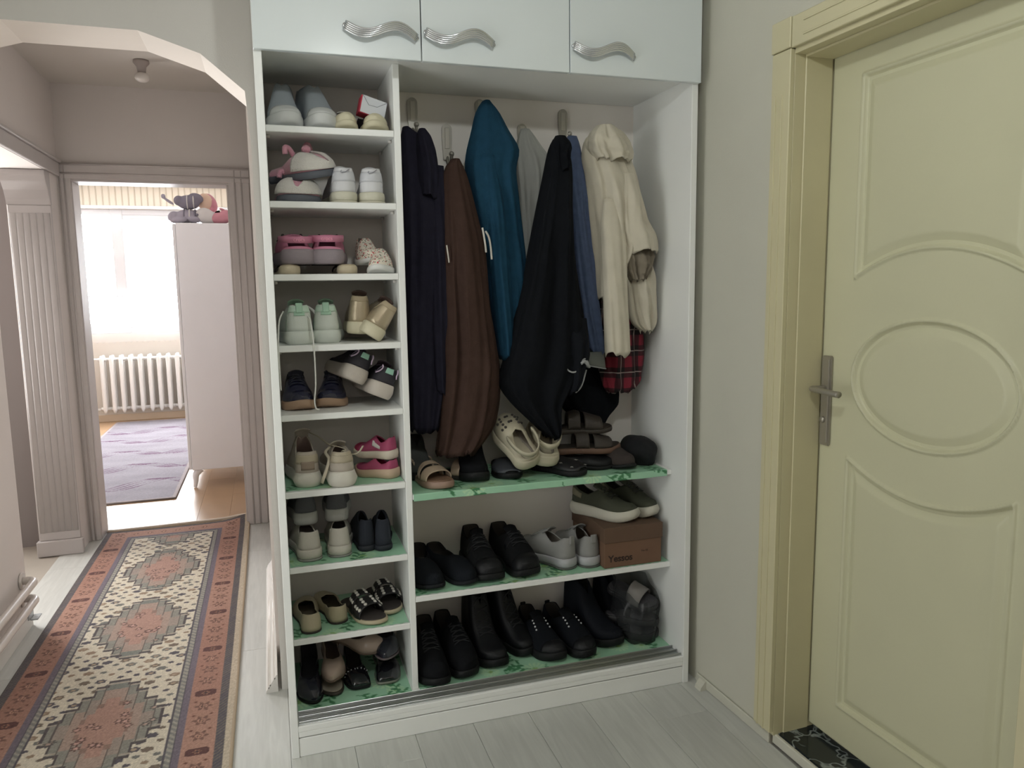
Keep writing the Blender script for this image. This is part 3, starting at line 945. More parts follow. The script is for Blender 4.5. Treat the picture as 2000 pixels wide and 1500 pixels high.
def rebase(root):
    """put a thing's Empty at the base centre of its parts"""
    lo = Vector((1e9,) * 3); hi = Vector((-1e9,) * 3)
    for c in root.children:
        if c.type != 'MESH': continue
        for v in c.data.vertices:
            p = v.co + c.location
            for i in range(3):
                lo[i] = min(lo[i], p[i]); hi[i] = max(hi[i], p[i])
    b = Vector(((lo.x + hi.x) / 2, (lo.y + hi.y) / 2, lo.z))
    root.location = root.location + b
    for c in root.children:
        c.location = c.location - b
for o in list(COL.objects):
    if o.parent is None and o.name.startswith('hanging_'):
        rebase(o)

# ---------------------------------------------------------------- shoes
def smooth(x):
    x = np.clip(x, 0, 1)
    return x * x * (3 - 2 * x)

class Surf:
    """last of a shoe: t runs heel to toe, v from the sole edge up to the collar or ridge"""
    def __init__(s, L, W, side=1, top=None, zs=0.028, to=0.5, amin=52, e=0.8, toe=0.24, ntoe=2.3, heel=0.13, base=None, spring=0.0, lean=0.0, lift=None):
        s.L, s.W, s.side, s.to, s.amin, s.e = L, W, side, to, amin, e
        s.top = top
        s.zsv = zs
        s.toe, s.ntoe, s.heel = toe, ntoe, heel
        s.base = base or ([0, .15, .4, .68, .85, 1], [.74, .76, .72, 1, .95, .80])
        s.spring, s.lean = spring, lean
        s.lift = lift            # [(t, z)] raise of the foot bed
    def hw(s, t):
        b = np.interp(t, *s.base)
        if t < s.heel:
            b *= math.sqrt(max(0, 1 - ((s.heel - t) / s.heel) ** 2.4))
        if t > 1 - s.toe:
            u = (t - (1 - s.toe)) / s.toe
            b *= max(0, 1 - u ** s.ntoe) ** (1 / s.ntoe)
        return b * s.W / 2
    def xc(s, t):
        return s.side * s.W * (0.07 * math.sin(PI * min(1, max(0, (t - 0.25) / 0.75))) - 0.05 * max(0, (t - 0.7) / 0.3) ** 2)
    def lz(s, t):
        z = s.spring * max(0, (t - 0.75) / 0.25) ** 2
        if s.lift: z += np.interp(t, [a for a, _ in s.lift], [b for _, b in s.lift])
        return z
    def zs(s, t):
        z = np.interp(t, [a for a, _ in s.zsv], [b for _, b in s.zsv]) if isinstance(s.zsv, list) else s.zsv
        return z + s.lz(t)
    def zt(s, t):
        return np.interp(t, [a for a, _ in s.top], [b for _, b in s.top]) + s.lz(t)
    def am(s, t):
        if t >= s.to: return PI / 2
        u = t / s.to
        return math.radians(s.amin + (90 - s.amin) * (1 - math.sqrt(max(0, 1 - u ** 4))))
    def P(s, t, v, sd, off=0.0):
        a_m = s.am(t)
        a = v * a_m
        ca = max(0, math.cos(a)) ** s.e
        sa = (math.sin(a) / math.sin(a_m)) ** s.e if a > 0 else 0
        z0 = s.zs(t)
        x = s.xc(t) + sd * s.hw(t) * ca
        z = z0 + (s.zt(t) - z0) * sa
        y = s.L * t
        if t < 0.25: y += s.lean * v * (1 - t / 0.25)
        x += sd * off * math.cos(a)
        z += off * math.sin(a)
        if t < 0.2: y -= off * (1 - t / 0.2)
        if t > 0.85: y += off * (t - 0.85) / 0.15
        return Vector((x, y - s.L / 2, z))

def stations(a, b, n):
    T_ = []
    for i in range(n + 1):
        u = i / n
        t = a + (b - a) * u
        T_.append(t)
    if a <= 0.001 and b >= 0.999:
        T_ = [0.5 - 0.5 * math.cos(PI * i / n) for i in range(n + 1)]
    elif a <= 0.001:
        T_ = [b * (1 - math.cos(PI / 2 * i / n)) for i in range(n + 1)]
    elif b >= 0.999:
        T_ = [a + (1 - a) * math.sin(PI / 2 * i / n) for i in range(n + 1)]
    return T_

def shell_vf(S, t0=0, t1=1, v0=0, v1=1, off=0.0, nt=30, nv=9, sides=(1, -1)):
    V, F = [], []
    TT = stations(t0, t1, nt)
    for sd in sides:
        b = len(V)
        for t in TT:
            for j in range(nv + 1):
                V.append(S.P(t, v0 + (v1 - v0) * j / nv, sd, off))
        for i in range(nt):
            for j in range(nv):
                F.append((b + i * (nv + 1) + j, b + (i + 1) * (nv + 1) + j, b + (i + 1) * (nv + 1) + j + 1, b + i * (nv + 1) + j + 1))
    return V, F

def shell(name, S, mat, parent, thick=0.003, offset=-1, **k):
    V, F = shell_vf(S, **k)
    me = bpy.data.meshes.new(name)
    me.from_pydata([tuple(v) for v in V], [], F)
    bm = bmesh.new()
    bm.from_mesh(me)
    bmesh.ops.remove_doubles(bm, verts=bm.verts, dist=2e-4)
    bmesh.ops.dissolve_degenerate(bm, dist=1e-5, edges=bm.edges)
    bmesh.ops.recalc_face_normals(bm, faces=bm.faces)
    # outward check
    c = Vector((0, 0, S.zs(0.5)))
    if sum(((f.calc_center_median() - c).dot(f.normal)) * f.calc_area() for f in bm.faces) < 0:
        bmesh.ops.reverse_faces(bm, faces=bm.faces)
    bm.to_mesh(me)
    bm.free()
    me.polygons.foreach_set('use_smooth', [True] * len(me.polygons))
    o = link(name, me, mat, parent)
    m = o.modifiers.new('thickness', 'SOLIDIFY')
    m.thickness = thick
    m.offset = offset
    if isinstance(mat, (list, tuple)):
        m.material_offset = 1
        m.material_offset_rim = 0
    return o

def slab(name, S, mat, parent, zlo, zhi, flare=0.004, bulge=0.0, t0=0, t1=1, nt=30, inset_bottom=0.004, wob=None):
    """sole: follows the outline between heights zlo(t), zhi(t) (absolute functions or numbers)"""
    fz = lambda z, t: (z(t) if callable(z) else z)
    TT = stations(t0, t1, nt)
    lv = [(0.0, flare - inset_bottom), (0.12, flare), (0.5, flare + bulge), (0.88, flare), (1.0, flare - 0.002)]
    V, F = [], []
    ring = []
    for sd in (1, -1):
        seq = TT if sd == 1 else TT[::-1]
        for t in seq:
            ring.append((t, sd))
    n = len(ring)
    for q, fl in lv:
        for (t, sd) in ring:
            h = S.hw(t)
            y = S.L * t - S.L / 2
            ex = fl
            if t < 0.12: y -= ex * (1 - t / 0.12)
            if t > 0.85: y += ex * (t - 0.85) / 0.15
            a, b = fz(zlo, t), fz(zhi, t)
            z = a + (b - a) * q
            xx = S.xc(t) + sd * (h + ex * (1 if h > 0.004 else h / 0.004))
            V.append((xx, y, z))
    for l in range(len(lv) - 1):
        for k in range(n):
            F.append((l * n + k, l * n + (k + 1) % n, (l + 1) * n + (k + 1) % n, (l + 1) * n + k))
    m = len(TT)
    for l in (0, len(lv) - 1):
        for i in range(m - 1):
            F.append((l * n + i, l * n + i + 1, l * n + n - 2 - i, l * n + n - 1 - i))
    return mesh(name, V, F, mat, parent)

def insole(S, mat, parent, t0=0.02, t1=0.75, dz=0.004, name='insole'):
    V, F = [], []
    n = 16
    for i in range(n + 1):
        t = t0 + (t1 - t0) * i / n
        h = max(0.001, S.hw(t) - 0.006)
        for k in range(5):
            V.append((S.xc(t) + h * (k - 2) / 2, S.L * t - S.L / 2, S.zs(t) + dz + 0.004 * (abs(k - 2) / 2) ** 2))
    for i in range(n):
        for k in range(4):
            F.append((i * 5 + k, i * 5 + k + 1, (i + 1) * 5 + k + 1, (i + 1) * 5 + k))
    return mesh(name, V, F, mat, parent)

def lace_bars(S, mat, parent, t0, t1, n=4, vv=0.72, r=0.0028, off=0.0035):
    V, F = [], []
    for i in range(n):
        t = t0 + (t1 - t0) * i / max(1, n - 1)
        for sgn in (1, -1):
            P = []
            for q in range(9):
                u = q / 8
                tt = t + sgn * (u - 0.5) * (t1 - t0) / max(1, n) * 0.9
                v = vv + (1 - vv) * (1 - abs(2 * u - 1))
                P.append(S.P(tt, v, 1 if u < 0.5 else -1, off))
            tube_vf(P, r, 6, V, F, flat=0.6)
    return tag(mesh('laces', V, F, mat, parent), kind='stuff')

def tongue(S, mat, parent, rise=0.018, wdt=0.022, t0=None, t1=None):
    t0 = S.to - 0.10 if t0 is None else t0
    t1 = S.to + 0.10 if t1 is None else t1
    V, F = [], []
    for i in range(9):
        u = i / 8
        t = t1 + (t0 - t1) * u
        zb = S.zt(max(t, S.to)) + 0.002 + rise * max(0, u - 0.3) / 0.7
        for k in range(7):
            a = (k - 3) / 3
            V.append((S.xc(t) + a * wdt * (0.8 + 0.3 * u), S.L * t - S.L / 2 + 0.006 * u, zb - 0.008 * a * a))
    for i in range(8):
        for k in range(6):
            F.append((i * 7 + k, i * 7 + k + 1, (i + 1) * 7 + k + 1, (i + 1) * 7 + k))
    o = mesh('tongue', V, F, mat, parent)
    return solidify(o, 0.004, 0)

def dots(name, S, mat, parent, pts, r=0.003):
    V, F = [], []
    for t, v, sd in pts:
        p = S.P(t, v, sd, 0.001)
        ellipsoid_vf(p, (r, r, r), V, F, 8, 6)
    return tag(mesh(name, V, F, mat, parent), kind='stuff')

def place(root, z, x, y, rz=0, rx=0, ry=0, dz=0.0):
    root.location = (x, y, 0)
    root.rotation_euler = Euler((math.radians(rx), math.radians(ry), math.radians(rz)), 'XYZ')
    bounds_drop(root, z + dz)
    rm = Matrix.LocRotScale(root.location, root.rotation_euler, root.scale)
    xs_, ys_ = [], []
    for c in root.children:
        mm_ = rm @ Matrix.LocRotScale(c.location, c.rotation_euler, c.scale)
        for v in c.data.vertices:
            p = mm_ @ v.co
            xs_.append(p.x); ys_.append(p.y)
    a, b = (T + .002, XD - .002) if x < .4 else (XD + .022, XI - .002)
    if min(xs_) < a: root.location.x += a - min(xs_)
    elif max(xs_) > b: root.location.x -= max(xs_) - b
    if max(ys_) > CD - .003: root.location.y -= max(ys_) - (CD - .003)
    return root

# curves of ridge/collar height
TOP_SNK = [(0, .098), (.06, .100), (.18, .082), (.30, .074), (.42, .092), (.5, .100), (.62, .082), (.78, .062), (.92, .054), (1, .034)]
TOP_LOW = [(0, .072), (.08, .072), (.25, .058), (.45, .058), (.58, .064), (.7, .058), (.85, .050), (.95, .044), (1, .03)]
TOP_FLAT = [(0, .058), (.06, .058), (.25, .040), (.5, .033), (.66, .040), (.75, .042), (.9, .036), (1, .018)]
TOP_BOOT = [(0, .21), (.1, .212), (.3, .21), (.38, .20), (.46, .15), (.54, .115), (.66, .085), (.8, .068), (.93, .058), (1, .035)]
TOP_CLOG = [(0, .052), (.1, .052), (.25, .054), (.36, .074), (.46, .094), (.6, .096), (.75, .088), (.9, .070), (1, .045)]
GR_L = 'shoes on the left shelves'
GR_R = 'shoes on the right shelves'

m_inner = M('shoe_lining_dark', '3b3632', 0.9, bump=0.2)
m_innerl = M('shoe_lining_light', '8d857b', 0.9, bump=0.2)
m_innerp = M('shoe_lining_pink', 'b5a29a', 0.9, bump=0.2)

def C(name, col, rough=0.7, **k):
    k.setdefault('bump', 0.15)
    k.setdefault('bs', 350)
    k.setdefault('var', 0.05)
    return M('shoe_' + name, col, rough, **k)

def sneaker(label, upper, sole, z, x, y, rz=0, rx=0, ry=0, dz=0, L=.27, W=.098, side=1, top=TOP_SNK, zs=.030, to=.46, lin_=None, outsole=None,
            lace=None, tong=None, heelc=None, toec=None, tab=None, patches=(), group=GR_L, name='sneaker', cat='sneaker', amin=47, lean=0.004, bulge=0.001,
            flare=0.004, spring=0.012, toe=.24, dot=None, sc=1.0, solez=None, nlace=4, e=0.8, ntoe=2.3):
    root = empty(name)
    tag(root, label, cat, group)
    S = Surf(L, W, side, top, zs if isinstance(zs, list) else [(0, zs + .004), (.3, zs), (1, zs - .006)], to, amin, e, toe, ntoe, spring=spring, lean=lean)
    shell('upper', S, [upper, lin_ or m_inner], root, 0.0035)
    b0 = 0.006 if outsole else 0.0
    slab('sole', S, sole, root, lambda t: b0 + S.lz(t), lambda t: S.zs(t) + 0.003, flare, bulge)
    if outsole: slab('outsole', S, outsole, root, lambda t: S.lz(t), lambda t: b0 + 0.001 + S.lz(t), flare + 0.001)
    insole(S, lin_ or m_inner, root)
    if tong: tongue(S, tong, root)
    if lace: lace_bars(S, lace, root, to + .02, to + .02 + .045 * nlace, nlace)
    if heelc: shell('heel_counter', S, heelc, root, 0.0012, 1, t0=0, t1=.20, v0=.35, v1=.80, nt=12, nv=4)
    if toec: shell('toe_cap', S, toec, root, 0.0014, 1, t0=.84, t1=1, v0=0.0, v1=1, nt=10, nv=7)
    for p in patches:
        for sd_ in ([(1, -1)] if (p[2] < .01 or p[3] > .99 or p[5] > .99) else [(1,), (-1,)]):
            shell(p[0], S, p[1], root, 0.0013, 1, t0=p[2], t1=p[3], v0=p[4], v1=p[5], nt=10, nv=4, sides=sd_)
    if tab:
        P = S.P(0.0, 1, 1)
        box('heel_tab', (P.x - .010, P.y - .006, P.z - .022), (P.x + .010, P.y + .002, P.z + .008), tab, root, .002)
    if dot: dots('eyelets', S, dot, root, [(to + .03 + .045 * i, .70, sd) for i in range(4) for sd in (1, -1)], .0035)
    root.scale = (sc, sc, sc)
    place(root, z, x, y, rz, rx, ry, dz)
    return root, S

def flat_shoe(label, upper, z, x, y, rz=0, rx=0, ry=0, dz=0, L=.245, W=.078, side=1, lin_=None, sole=None, heel=0.0, toe=.30, ntoe=2.0, top=TOP_FLAT, to=.70, group=GR_L,
              name='ballet_flat', cat='shoe', amin=38, bow=None, square=False, solet=.007, insolem=None):
    root = empty(name)
    tag(root, label, cat, group)
    lift = [(0, heel), (.22, heel), (.5, heel * .45), (.68, 0), (1, 0)] if heel else None
    S = Surf(L, W, side, top, solet, to, amin, .75, toe, ntoe, lift=lift, spring=0.004, lean=.002, base=([0, .15, .4, .68, .85, 1], [.70, .72, .66, 1, .93, .80 if square else .7]))
    shell('upper', S, [upper, lin_ or m_innerl], root, 0.0022)
    slab('sole', S, sole or m_inner, root, lambda t: S.lz(t), lambda t: S.zs(t) + .001, .001, nt=26)
    insole(S, insolem or lin_ or m_innerl, root, .02, .85, .003)
    if heel:
        slab('heel_block', S, sole or upper, root, 0.0, lambda t: S.lz(t) + .002, -.004, t0=0, t1=.2, nt=10)
    if bow:
        p = S.P(to + .02, 1, 1)
        box('bow', (p.x - .014, p.y - .004, p.z - .001), (p.x + .014, p.y + .005, p.z + .006), bow, root, .002, 2)
    place(root, z, x, y, rz, rx, ry, dz)
    return root, S

def boot(label, upper, sole, z, x, y, rz=0, rx=0, ry=0, L=.285, W=.102, side=1, top=TOP_BOOT, lace=None, group=GR_R, shaft=1.0, dz=0, sc=1.0, tab=None):
    root = empty('ankle_boot')
    tag(root, label, 'boot', group)
    tp = [(t, .03 + (h - .03) * (shaft if h > .12 else 1)) for t, h in top]
    S = Surf(L, W, side, tp, [(0, .034), (.3, .030), (1, .026)], .40, 58, .62, .24, 2.3, spring=.012, base=([0, .15, .35, .68, .85, 1], [.80, .84, .82, 1, .95, .8]))
    shell('upper', S, [upper, m_inner], root, .004)
    slab('sole', S, sole, root, lambda t: S.lz(t), lambda t: S.zs(t) + .002, .005, .001)
    insole(S, m_inner, root)
    if lace: lace_bars(S, lace, root, .42, .64, 5, .78, .0026)
    if tab:
        P = S.P(0.0, 1, 1)
        tube('pull_loop', catmull([(P.x - .008, P.y, P.z - .02), (P.x - .007, P.y - .006, P.z + .016), (P.x + .007, P.y - .006, P.z + .016), (P.x + .008, P.y, P.z - .02)], 5), .003, tab, root)
    root.scale = (sc, sc, sc)
    place(root, z, x, y, rz, rx, ry, dz)
    return root, S

def clog(label, upper, sole, strapm, z, x, y, rz=0, rx=0, ry=0, dz=0, L=.255, W=.105, side=1, word=None, group=GR_L, wordm=None, strapz=.085, straplow=False):
    root = empty('clog')
    tag(root, label, 'clog', group)
    S = Surf(L, W, side, TOP_CLOG, [(0, .040), (.4, .034), (1, .034)], .50, 60, .72, .34, 2.6, spring=.010, base=([0, .15, .4, .68, .85, 1], [.82, .86, .84, 1, .98, .88]))
    shell('upper', S, upper, root, .005)
    slab('sole', S, sole, root, lambda t: S.lz(t), lambda t: S.zs(t) + .004, .005, .003)
    insole(S, sole if sole is not upper else m_innerl, root, .02, .8, .003)
    # vent holes
    dots('vent_holes', S, m_dark, root, [(.60 + .075 * i, v, sd) for i in range(4) for v in (.72, .98 if i % 2 else .5) for sd in (1, -1)], .005)
    # strap behind the heel
    V, F = [], []
    n = 20
    for i in range(n + 1):
        a = PI * i / n
        x_ = math.cos(a) * (W * .47)
        y_ = S.L * .40 - S.L / 2 - math.sin(a) ** .8 * (S.L * .40 + .002)
        zc = strapz - .006 * math.sin(a)
        for (dr, dzz) in ((0, -.010), (.0045, -.010), (.0045, .010), (0, .010)):
            V.append((x_ * (1 + dr / (W * .47)), y_ - dr * math.sin(a), zc + dzz))
    for i in range(n):
        for k in range(4):
            F.append((i * 4 + k, i * 4 + (k + 1) % 4, (i + 1) * 4 + (k + 1) % 4, (i + 1) * 4 + k))
    F.append((0, 1, 2, 3)); F.append(tuple(n * 4 + k for k in range(4)))
    st = mesh('heel_strap', V, F, strapm, root)
    for sd in (1, -1):
        V, F = [], []
        lathe_vf([(0, -.002), (.009, -.002), (.009, .002), (0, .002)], V, F, (sd * W * .485, S.L * .40 - S.L / 2, strapz), 12, 'X')
        mesh('strap_rivet', V, F, strapm, st)
    if word:
        text_obj('strap_lettering', word, .015, wordm or strapm, st, (0, S.L * .40 - S.L / 2 - (S.L * .40 + .0068), strapz - .006), (PI / 2, 0, 0), .0006, True)
    place(root, z, x, y, rz, rx, ry, dz)
    return root, S

def sandal(label, solem, strapm, z, x, y, rz=0, rx=0, ry=0, dz=0, L=.25, W=.09, side=1, bands=((.55, .75),), top=None, heelband=None, solet=.02, foot=None, group=GR_R,
           name='sandal', cat='sandal', wedge=0.0, stud=None, toe=.26, bandmats=None):
    root = empty(name)
    tag(root, label, cat, group)
    tp = top or [(0, .055), (.25, .062), (.45, .078), (.6, .068), (.75, .056), (.9, .044), (1, .03)]
    S = Surf(L, W, side, tp, [(0, solet + wedge), (.3, solet + wedge * .8), (.6, solet + wedge * .1), (1, solet)], 0.0, 60, .8, toe, 2.3, spring=.005)
    slab('sole', S, solem, root, lambda t: S.lz(t), lambda t: S.zs(t), .002, .001)
    slab('footbed', S, foot or solem, root, lambda t: S.zs(t), lambda t: S.zs(t) + .003, -.003, nt=24)
    for i, (a, b) in enumerate(bands):
        shell('strap', S, bandmats[i] if bandmats else strapm, root, .003, 1, t0=a, t1=b, v0=0, v1=1, nt=8, nv=10)
    if stud:
        dots('studs', S, stud, root, [(a + (b - a) * q, v, sd) for (a, b) in bands for q in (.2, .5, .8) for v in (.38, .80) for sd in (1, -1)], .0066)
    if heelband:
        V, F = [], []
        n = 16
        for i in range(n + 1):
            a = PI * i / n
            x_ = math.cos(a) * W * .36
            y_ = S.L * .30 - S.L / 2 - math.sin(a) * S.L * .27
            zc = S.zs(.1) + heelband + .012 * math.sin(a)
            for (dr, dzz) in ((0, -.006), (.0025, -.006), (.0025, .006), (0, .006)):
                V.append((x_ + dr * math.cos(a), y_ - dr * math.sin(a), zc + dzz))
        for i in range(n):
            for k in range(4):
                F.append((i * 4 + k, i * 4 + (k + 1) % 4, (i + 1) * 4 + (k + 1) % 4, (i + 1) * 4 + k))
        mesh('heel_strap', V, F, strapm, root)
        for sd in (1, -1):
            V, F = [], []
            tube_vf(catmull([(sd * W * .36, S.L * .30 - S.L / 2, S.zs(.1) + heelband), (sd * W * .38, S.L * .33 - S.L / 2, S.zs(.1) + heelband * .5), (sd * W * .37, S.L * .36 - S.L / 2, S.zs(.3))], 4), .006, 6, V, F, flat=.4)
            mesh('side_strap', V, F, strapm, root)
    place(root, z, x, y, rz, rx, ry, dz)
    return root, S

def floral_mat():
    m = M('floral_print', 'ece4d6', 0.8, bump=0.1)
    nt = m.node_tree
    b = nt.nodes['Principled BSDF']
    tc = nt.nodes.new('ShaderNodeTexCoord')
    prev = None
    for sc_, thr, col in ((95, .30, 'c46a68'), (120, .26, '6f7d60'), (150, .22, '4a4f52')):
        vo = nt.nodes.new('ShaderNodeTexVoronoi')
        vo.inputs['Scale'].default_value = sc_
        nt.links.new(tc.outputs['Object'], vo.inputs['Vector'])
        lt = nt.nodes.new('ShaderNodeMath'); lt.operation = 'LESS_THAN'; lt.inputs[1].default_value = thr
        nt.links.new(vo.outputs['Distance'], lt.inputs[0])
        mx = nt.nodes.new('ShaderNodeMixRGB')
        nt.links.new(lt.outputs[0], mx.inputs[0])
        if prev: nt.links.new(prev, mx.inputs[1])
        else: mx.inputs[1].default_value = (*lin('e4dccd'), 1)
        mx.inputs[2].default_value = (*lin(col), 1)
        prev = mx.outputs[0]
    nt.links.new(prev, b.inputs['Base Color'])
    return m

white_rub = C('white_rubber', 'd6d6d2', .5)
cream_rub = C('cream_rubber', 'cfc8ad', .5)
yellow_rub = C('yellowed_rubber', 'cbc8b6', .5)
black_rub = C('black_rubber', '151617', .6, spec=.25)
black_up = C('black_mesh', '111214', .85, spec=.2, bump=.4, bs=600)
black_lea = C('black_leather', '0f1013', .5, spec=.3, bump=.15)
black_knit = C('black_knit', '121316', .9, spec=.15, bump=.5, bs=800)
tan_rub = C('tan_rubber', 'a68a72', .6)

# ---- shelf 1
z = SH[0]
gb = C('grey_blue_knit', 'a9b1b8', .85, bump=.4, bs=800)
sneaker('pale grey knit slip-on with white toe bumper, left of the top shelf pair', gb, C('white_toe_sole', 'cfd1d0', .5), z, .078, .245, 181, L=.265, W=.097, side=1, top=[(0, .150), (.08, .155), (.2, .150), (.34, .152), (.46, .156), (.54, .132), (.64, .100), (.76, .072), (.9, .060), (1, .036)], zs=.036, toec=C('white_toe_sole', ''), heelc=None, lin_=m_innerl, patches=(('toe_band', C('pale_band', 'c0c5c8', .6), .76, .84, 0, 1),))
sneaker('pale grey knit slip-on with white toe bumper, turned outward, right of the top shelf pair', gb, C('white_toe_sole', ''), z, .168, .245, 190, L=.265, W=.097, side=-1, top=[(0, .150), (.08, .155), (.2, .150), (.34, .152), (.46, .156), (.54, .132), (.64, .100), (.76, .072), (.9, .060), (1, .036)], zs=.036, toec=C('white_toe_sole', ''), lin_=m_innerl, patches=(('toe_band', C('pale_band', ''), .76, .84, 0, 1),))
bp_ = C('black_canvas', '2a2830', .8)
sneaker('small dark shoe with cream toe beside the pale grey slip-ons', bp_, cream_rub, z, .256, .215, 178, L=.20, W=.072, side=1, top=TOP_LOW, zs=.02, toec=cream_rub, lace=m_cord, nlace=3, name='canvas_shoe', cat='shoe')
sneaker('small dark shoe with cream toe under the white card box', bp_, cream_rub, z, .333, .212, 184, L=.20, W=.078, side=-1, top=TOP_LOW, zs=.022, toec=cream_rub, lace=m_cord, nlace=3, name='canvas_shoe', cat='shoe')
r = empty('card_box', (.335, .17, z + .075))
tag(r, 'small white and red card box resting on the dark canvas shoe', 'box')
m_wcard = M('white_card', 'd8dade', .6)
box('body', (-.040, -.012, -.028), (.040, .022, .028), M('red_card', 'b23346', .6), r, .001)
box('front_flap', (-.036, -.0135, -.026), (.040, -.0115, .028), m_wcard, r, .0005)
V, F = tube_vf([(-.036, -.014, .027), (-.014, -.014, .002), (.012, -.014, .004), (.038, -.014, .026)], .0008, 4)
mesh('flap_crease', V, F, M('card_crease', '9a9ca2', .6), r)
r.rotation_euler = (math.radians(-10), math.radians(15), math.radians(6))

# ---- shelf 2
z = SH[1]
m_pink = C('pink_plush', 'd79bab', .95, bump=.7, bs=260, sheen=.4)
m_wplush = C('white_plush', 'd6d2cc', .95, bump=.8, bs=240, sheen=.4)
m_gsole = C('grey_slipper_sole', '5c6068', .8)
TOP_SLIP = [(0, .042), (.1, .042), (.3, .048), (.42, .064), (.55, .074), (.7, .074), (.85, .066), (1, .042)]
for k, (x, dz_, rz, rx, ry, lab) in enumerate(((.095, 0.0, 186, 0, 0, 'pink plush slipper with white furry toe, lying flat below the other'),
                                             (.115, .063, 218, 0, 13, 'pink plush slipper with white furry toe, lying tilted on top of the other'))):
    root = empty('plush_slipper')
    tag(root, lab, 'slipper', 'pink plush slippers')
    S = Surf(.23, .125, 1 if k else -1, TOP_SLIP, .020, .40, 62, .8, .34, 2.4)
    shell('upper', S, [m_pink, m_pink], root, .006)
    shell('furry_toe', S, m_wplush, root, .008, 1, t0=.68, t1=1, v0=.05, v1=.86, nt=14, nv=8)
    slab('sole', S, m_gsole, root, 0.0, lambda t: S.zs(t) + .002, .003, .002)
    V, F = [], []
    p = S.P(.72, 1, 1, .012)
    ellipsoid_vf(p, (.016, .012, .012), V, F, 12, 8)
    mesh('pompom', V, F, m_pink, root)
    V, F = [], []
    for sd in (1, -1):
        p = S.P(.56, .82, sd, 0)
        tube_vf(catmull([p, p + Vector((sd * .012, 0, .022)), p + Vector((sd * .026, 0, .026)), p + Vector((sd * .030, 0, .008))], 4), [.008] * 13, 8, V, F)
    mesh('bow_loop', V, F, m_pink, root)
    place(root, z, x, .225, rz, rx, ry, dz_)
m_wl = C('white_leather', 'd3d3d6', .5, bump=.12)
m_wl2 = C('white_leather_panel', 'c9cacf', .5)
m_gpr = M('grey_print', '8d8d96', .6)
for k, (x, lab) in enumerate(((.238, 'white leather sneaker with yellowed sole, beside the pink slippers'), (.332, 'white leather sneaker with yellowed sole, by the divider'))):
    rt_, S = sneaker(lab, m_wl, yellow_rub, z, x, .247, 0 if k == 0 else -3, L=.275, W=.094, side=1 if k else -1, zs=.026, amin=40, outsole=C('tread_rubber', 'c9c5b2', .6), lin_=m_innerl,
                     lace=C('lace_cream', 'cdc59a', .8), tong=m_wl, heelc=m_wl2, top=[(a, b * 1.04) for a, b in TOP_SNK], patches=(('side_panel', m_wl2, .22, .5, .1, .55),))
    # check mark on the heel
    P = S.P(0.0, .78, 1, .003)
    tube('heel_logo', [(P.x + .014, P.y - .001, P.z + .006), (P.x + .002, P.y - .002, P.z - .002), (P.x - .009, P.y - .002, P.z - .006), (P.x - .013, P.y - .001, P.z - .002), (P.x - .010, P.y - .001, P.z + .002)], .0012, m_gpr, rt_, 5)

# ---- shelf 3
z = SH[2]
beige_sh = C('beige_leather', 'c2b59b', .55)
sandal('beige wedge sandal under the left pink clog', beige_sh, C('dark_strap', '4a4446', .6), z, .060, .235, 4, L=.24, W=.074, bands=((.62, .76),), top=[(0, .03), (.5, .036), (.7, .030), (1, .02)], solet=.008, wedge=.018, group=GR_L)
sandal('beige wedge sandal peeking out right of the pink clogs', beige_sh, C('dark_strap', ''), z, .245, .235, -4, L=.24, W=.074, side=-1, bands=((.62, .76),), top=[(0, .03), (.5, .036), (.7, .030), (1, .02)], solet=.008, wedge=.018, group=GR_L)
m_cpink = C('pink_foam', 'c8809a', .55, bump=.08)
m_csole = C('mauve_foam', '8f848a', .6)
m_cword = M('pink_lettering', 'e59ab0', .5)
clog('pink foam clog with lettered heel strap and mauve sole, left one', m_cpink, m_csole, m_cpink, z, .081, .235, 3, dz=.030, L=.245, W=.104, side=-1, word='crocs', wordm=m_cword, strapz=.076)
clog('pink foam clog with lettered heel strap and mauve sole, right one', m_cpink, m_csole, m_cpink, z, .186, .237, -3, dz=.030, L=.245, W=.104, side=1, word='crocs', wordm=m_cword, strapz=.080)
m_flo = floral_mat()
sneaker("child's floral print shoe with white sole, propped behind its twin", m_flo, white_rub, z, .316, .26, 184, L=.165, W=.076, side=1, top=[(a, b * .85) for a, b in TOP_SNK], zs=.018, dz=.028, lin_=m_innerl, name='floral_shoe', cat='shoe', rx=-4)
sneaker("child's floral print shoe with white sole, in front by the divider", m_flo, white_rub, z, .342, .19, 172, L=.16, W=.076, side=-1, top=[(a, b * .8) for a, b in TOP_SNK], zs=.020, lin_=m_innerl, name='floral_shoe', cat='shoe')

# ---- shelf 4
z = SH[3]
m_mintw = C('mint_white', 'd2d8d0', .6)
m_mint = C('mint_green', 'a8cbb4', .6)
m_lacew = C('lace_white', 'dcdcd6', .8)
TT_ = [(a, b * 1.2) for a, b in TOP_SNK]
mint = []
for k, (x, y, rz, lab) in enumerate(((.073, .262, 1, 'white sneaker with mint heel tab and long dangling lace, left of its pair'), (.175, .290, -2, 'white sneaker with mint heel tab beside the gold sneakers'))):
    rt_, S = sneaker(lab, m_mintw, m_mintw, z, x, y, rz, L=.262 if k == 0 else .245, W=.100, side=-1 if k == 0 else 1, top=TT_, zs=.034, lin_=m_innerl, lace=m_lacew, tong=m_mint, tab=m_mint,
            patches=(('heel_stripe', m_mint, 0, .012, .50, .70), ('heel_panel', C('mint_pale', 'c2d8c8', .6), 0, .17, .62, .96), ('side_stripe', m_mint, .18, .24, .0, .5)), bulge=.003)
    mint.append(rt_)
m_gold = C('gold_metallic', 'b5a78e', .34, metal=.5, bump=.25, bs=90)
m_goldm = C('gold_beige_mesh', 'a5967c', .7)
m_brlace = C('brown_lace', '6d5a50', .8)
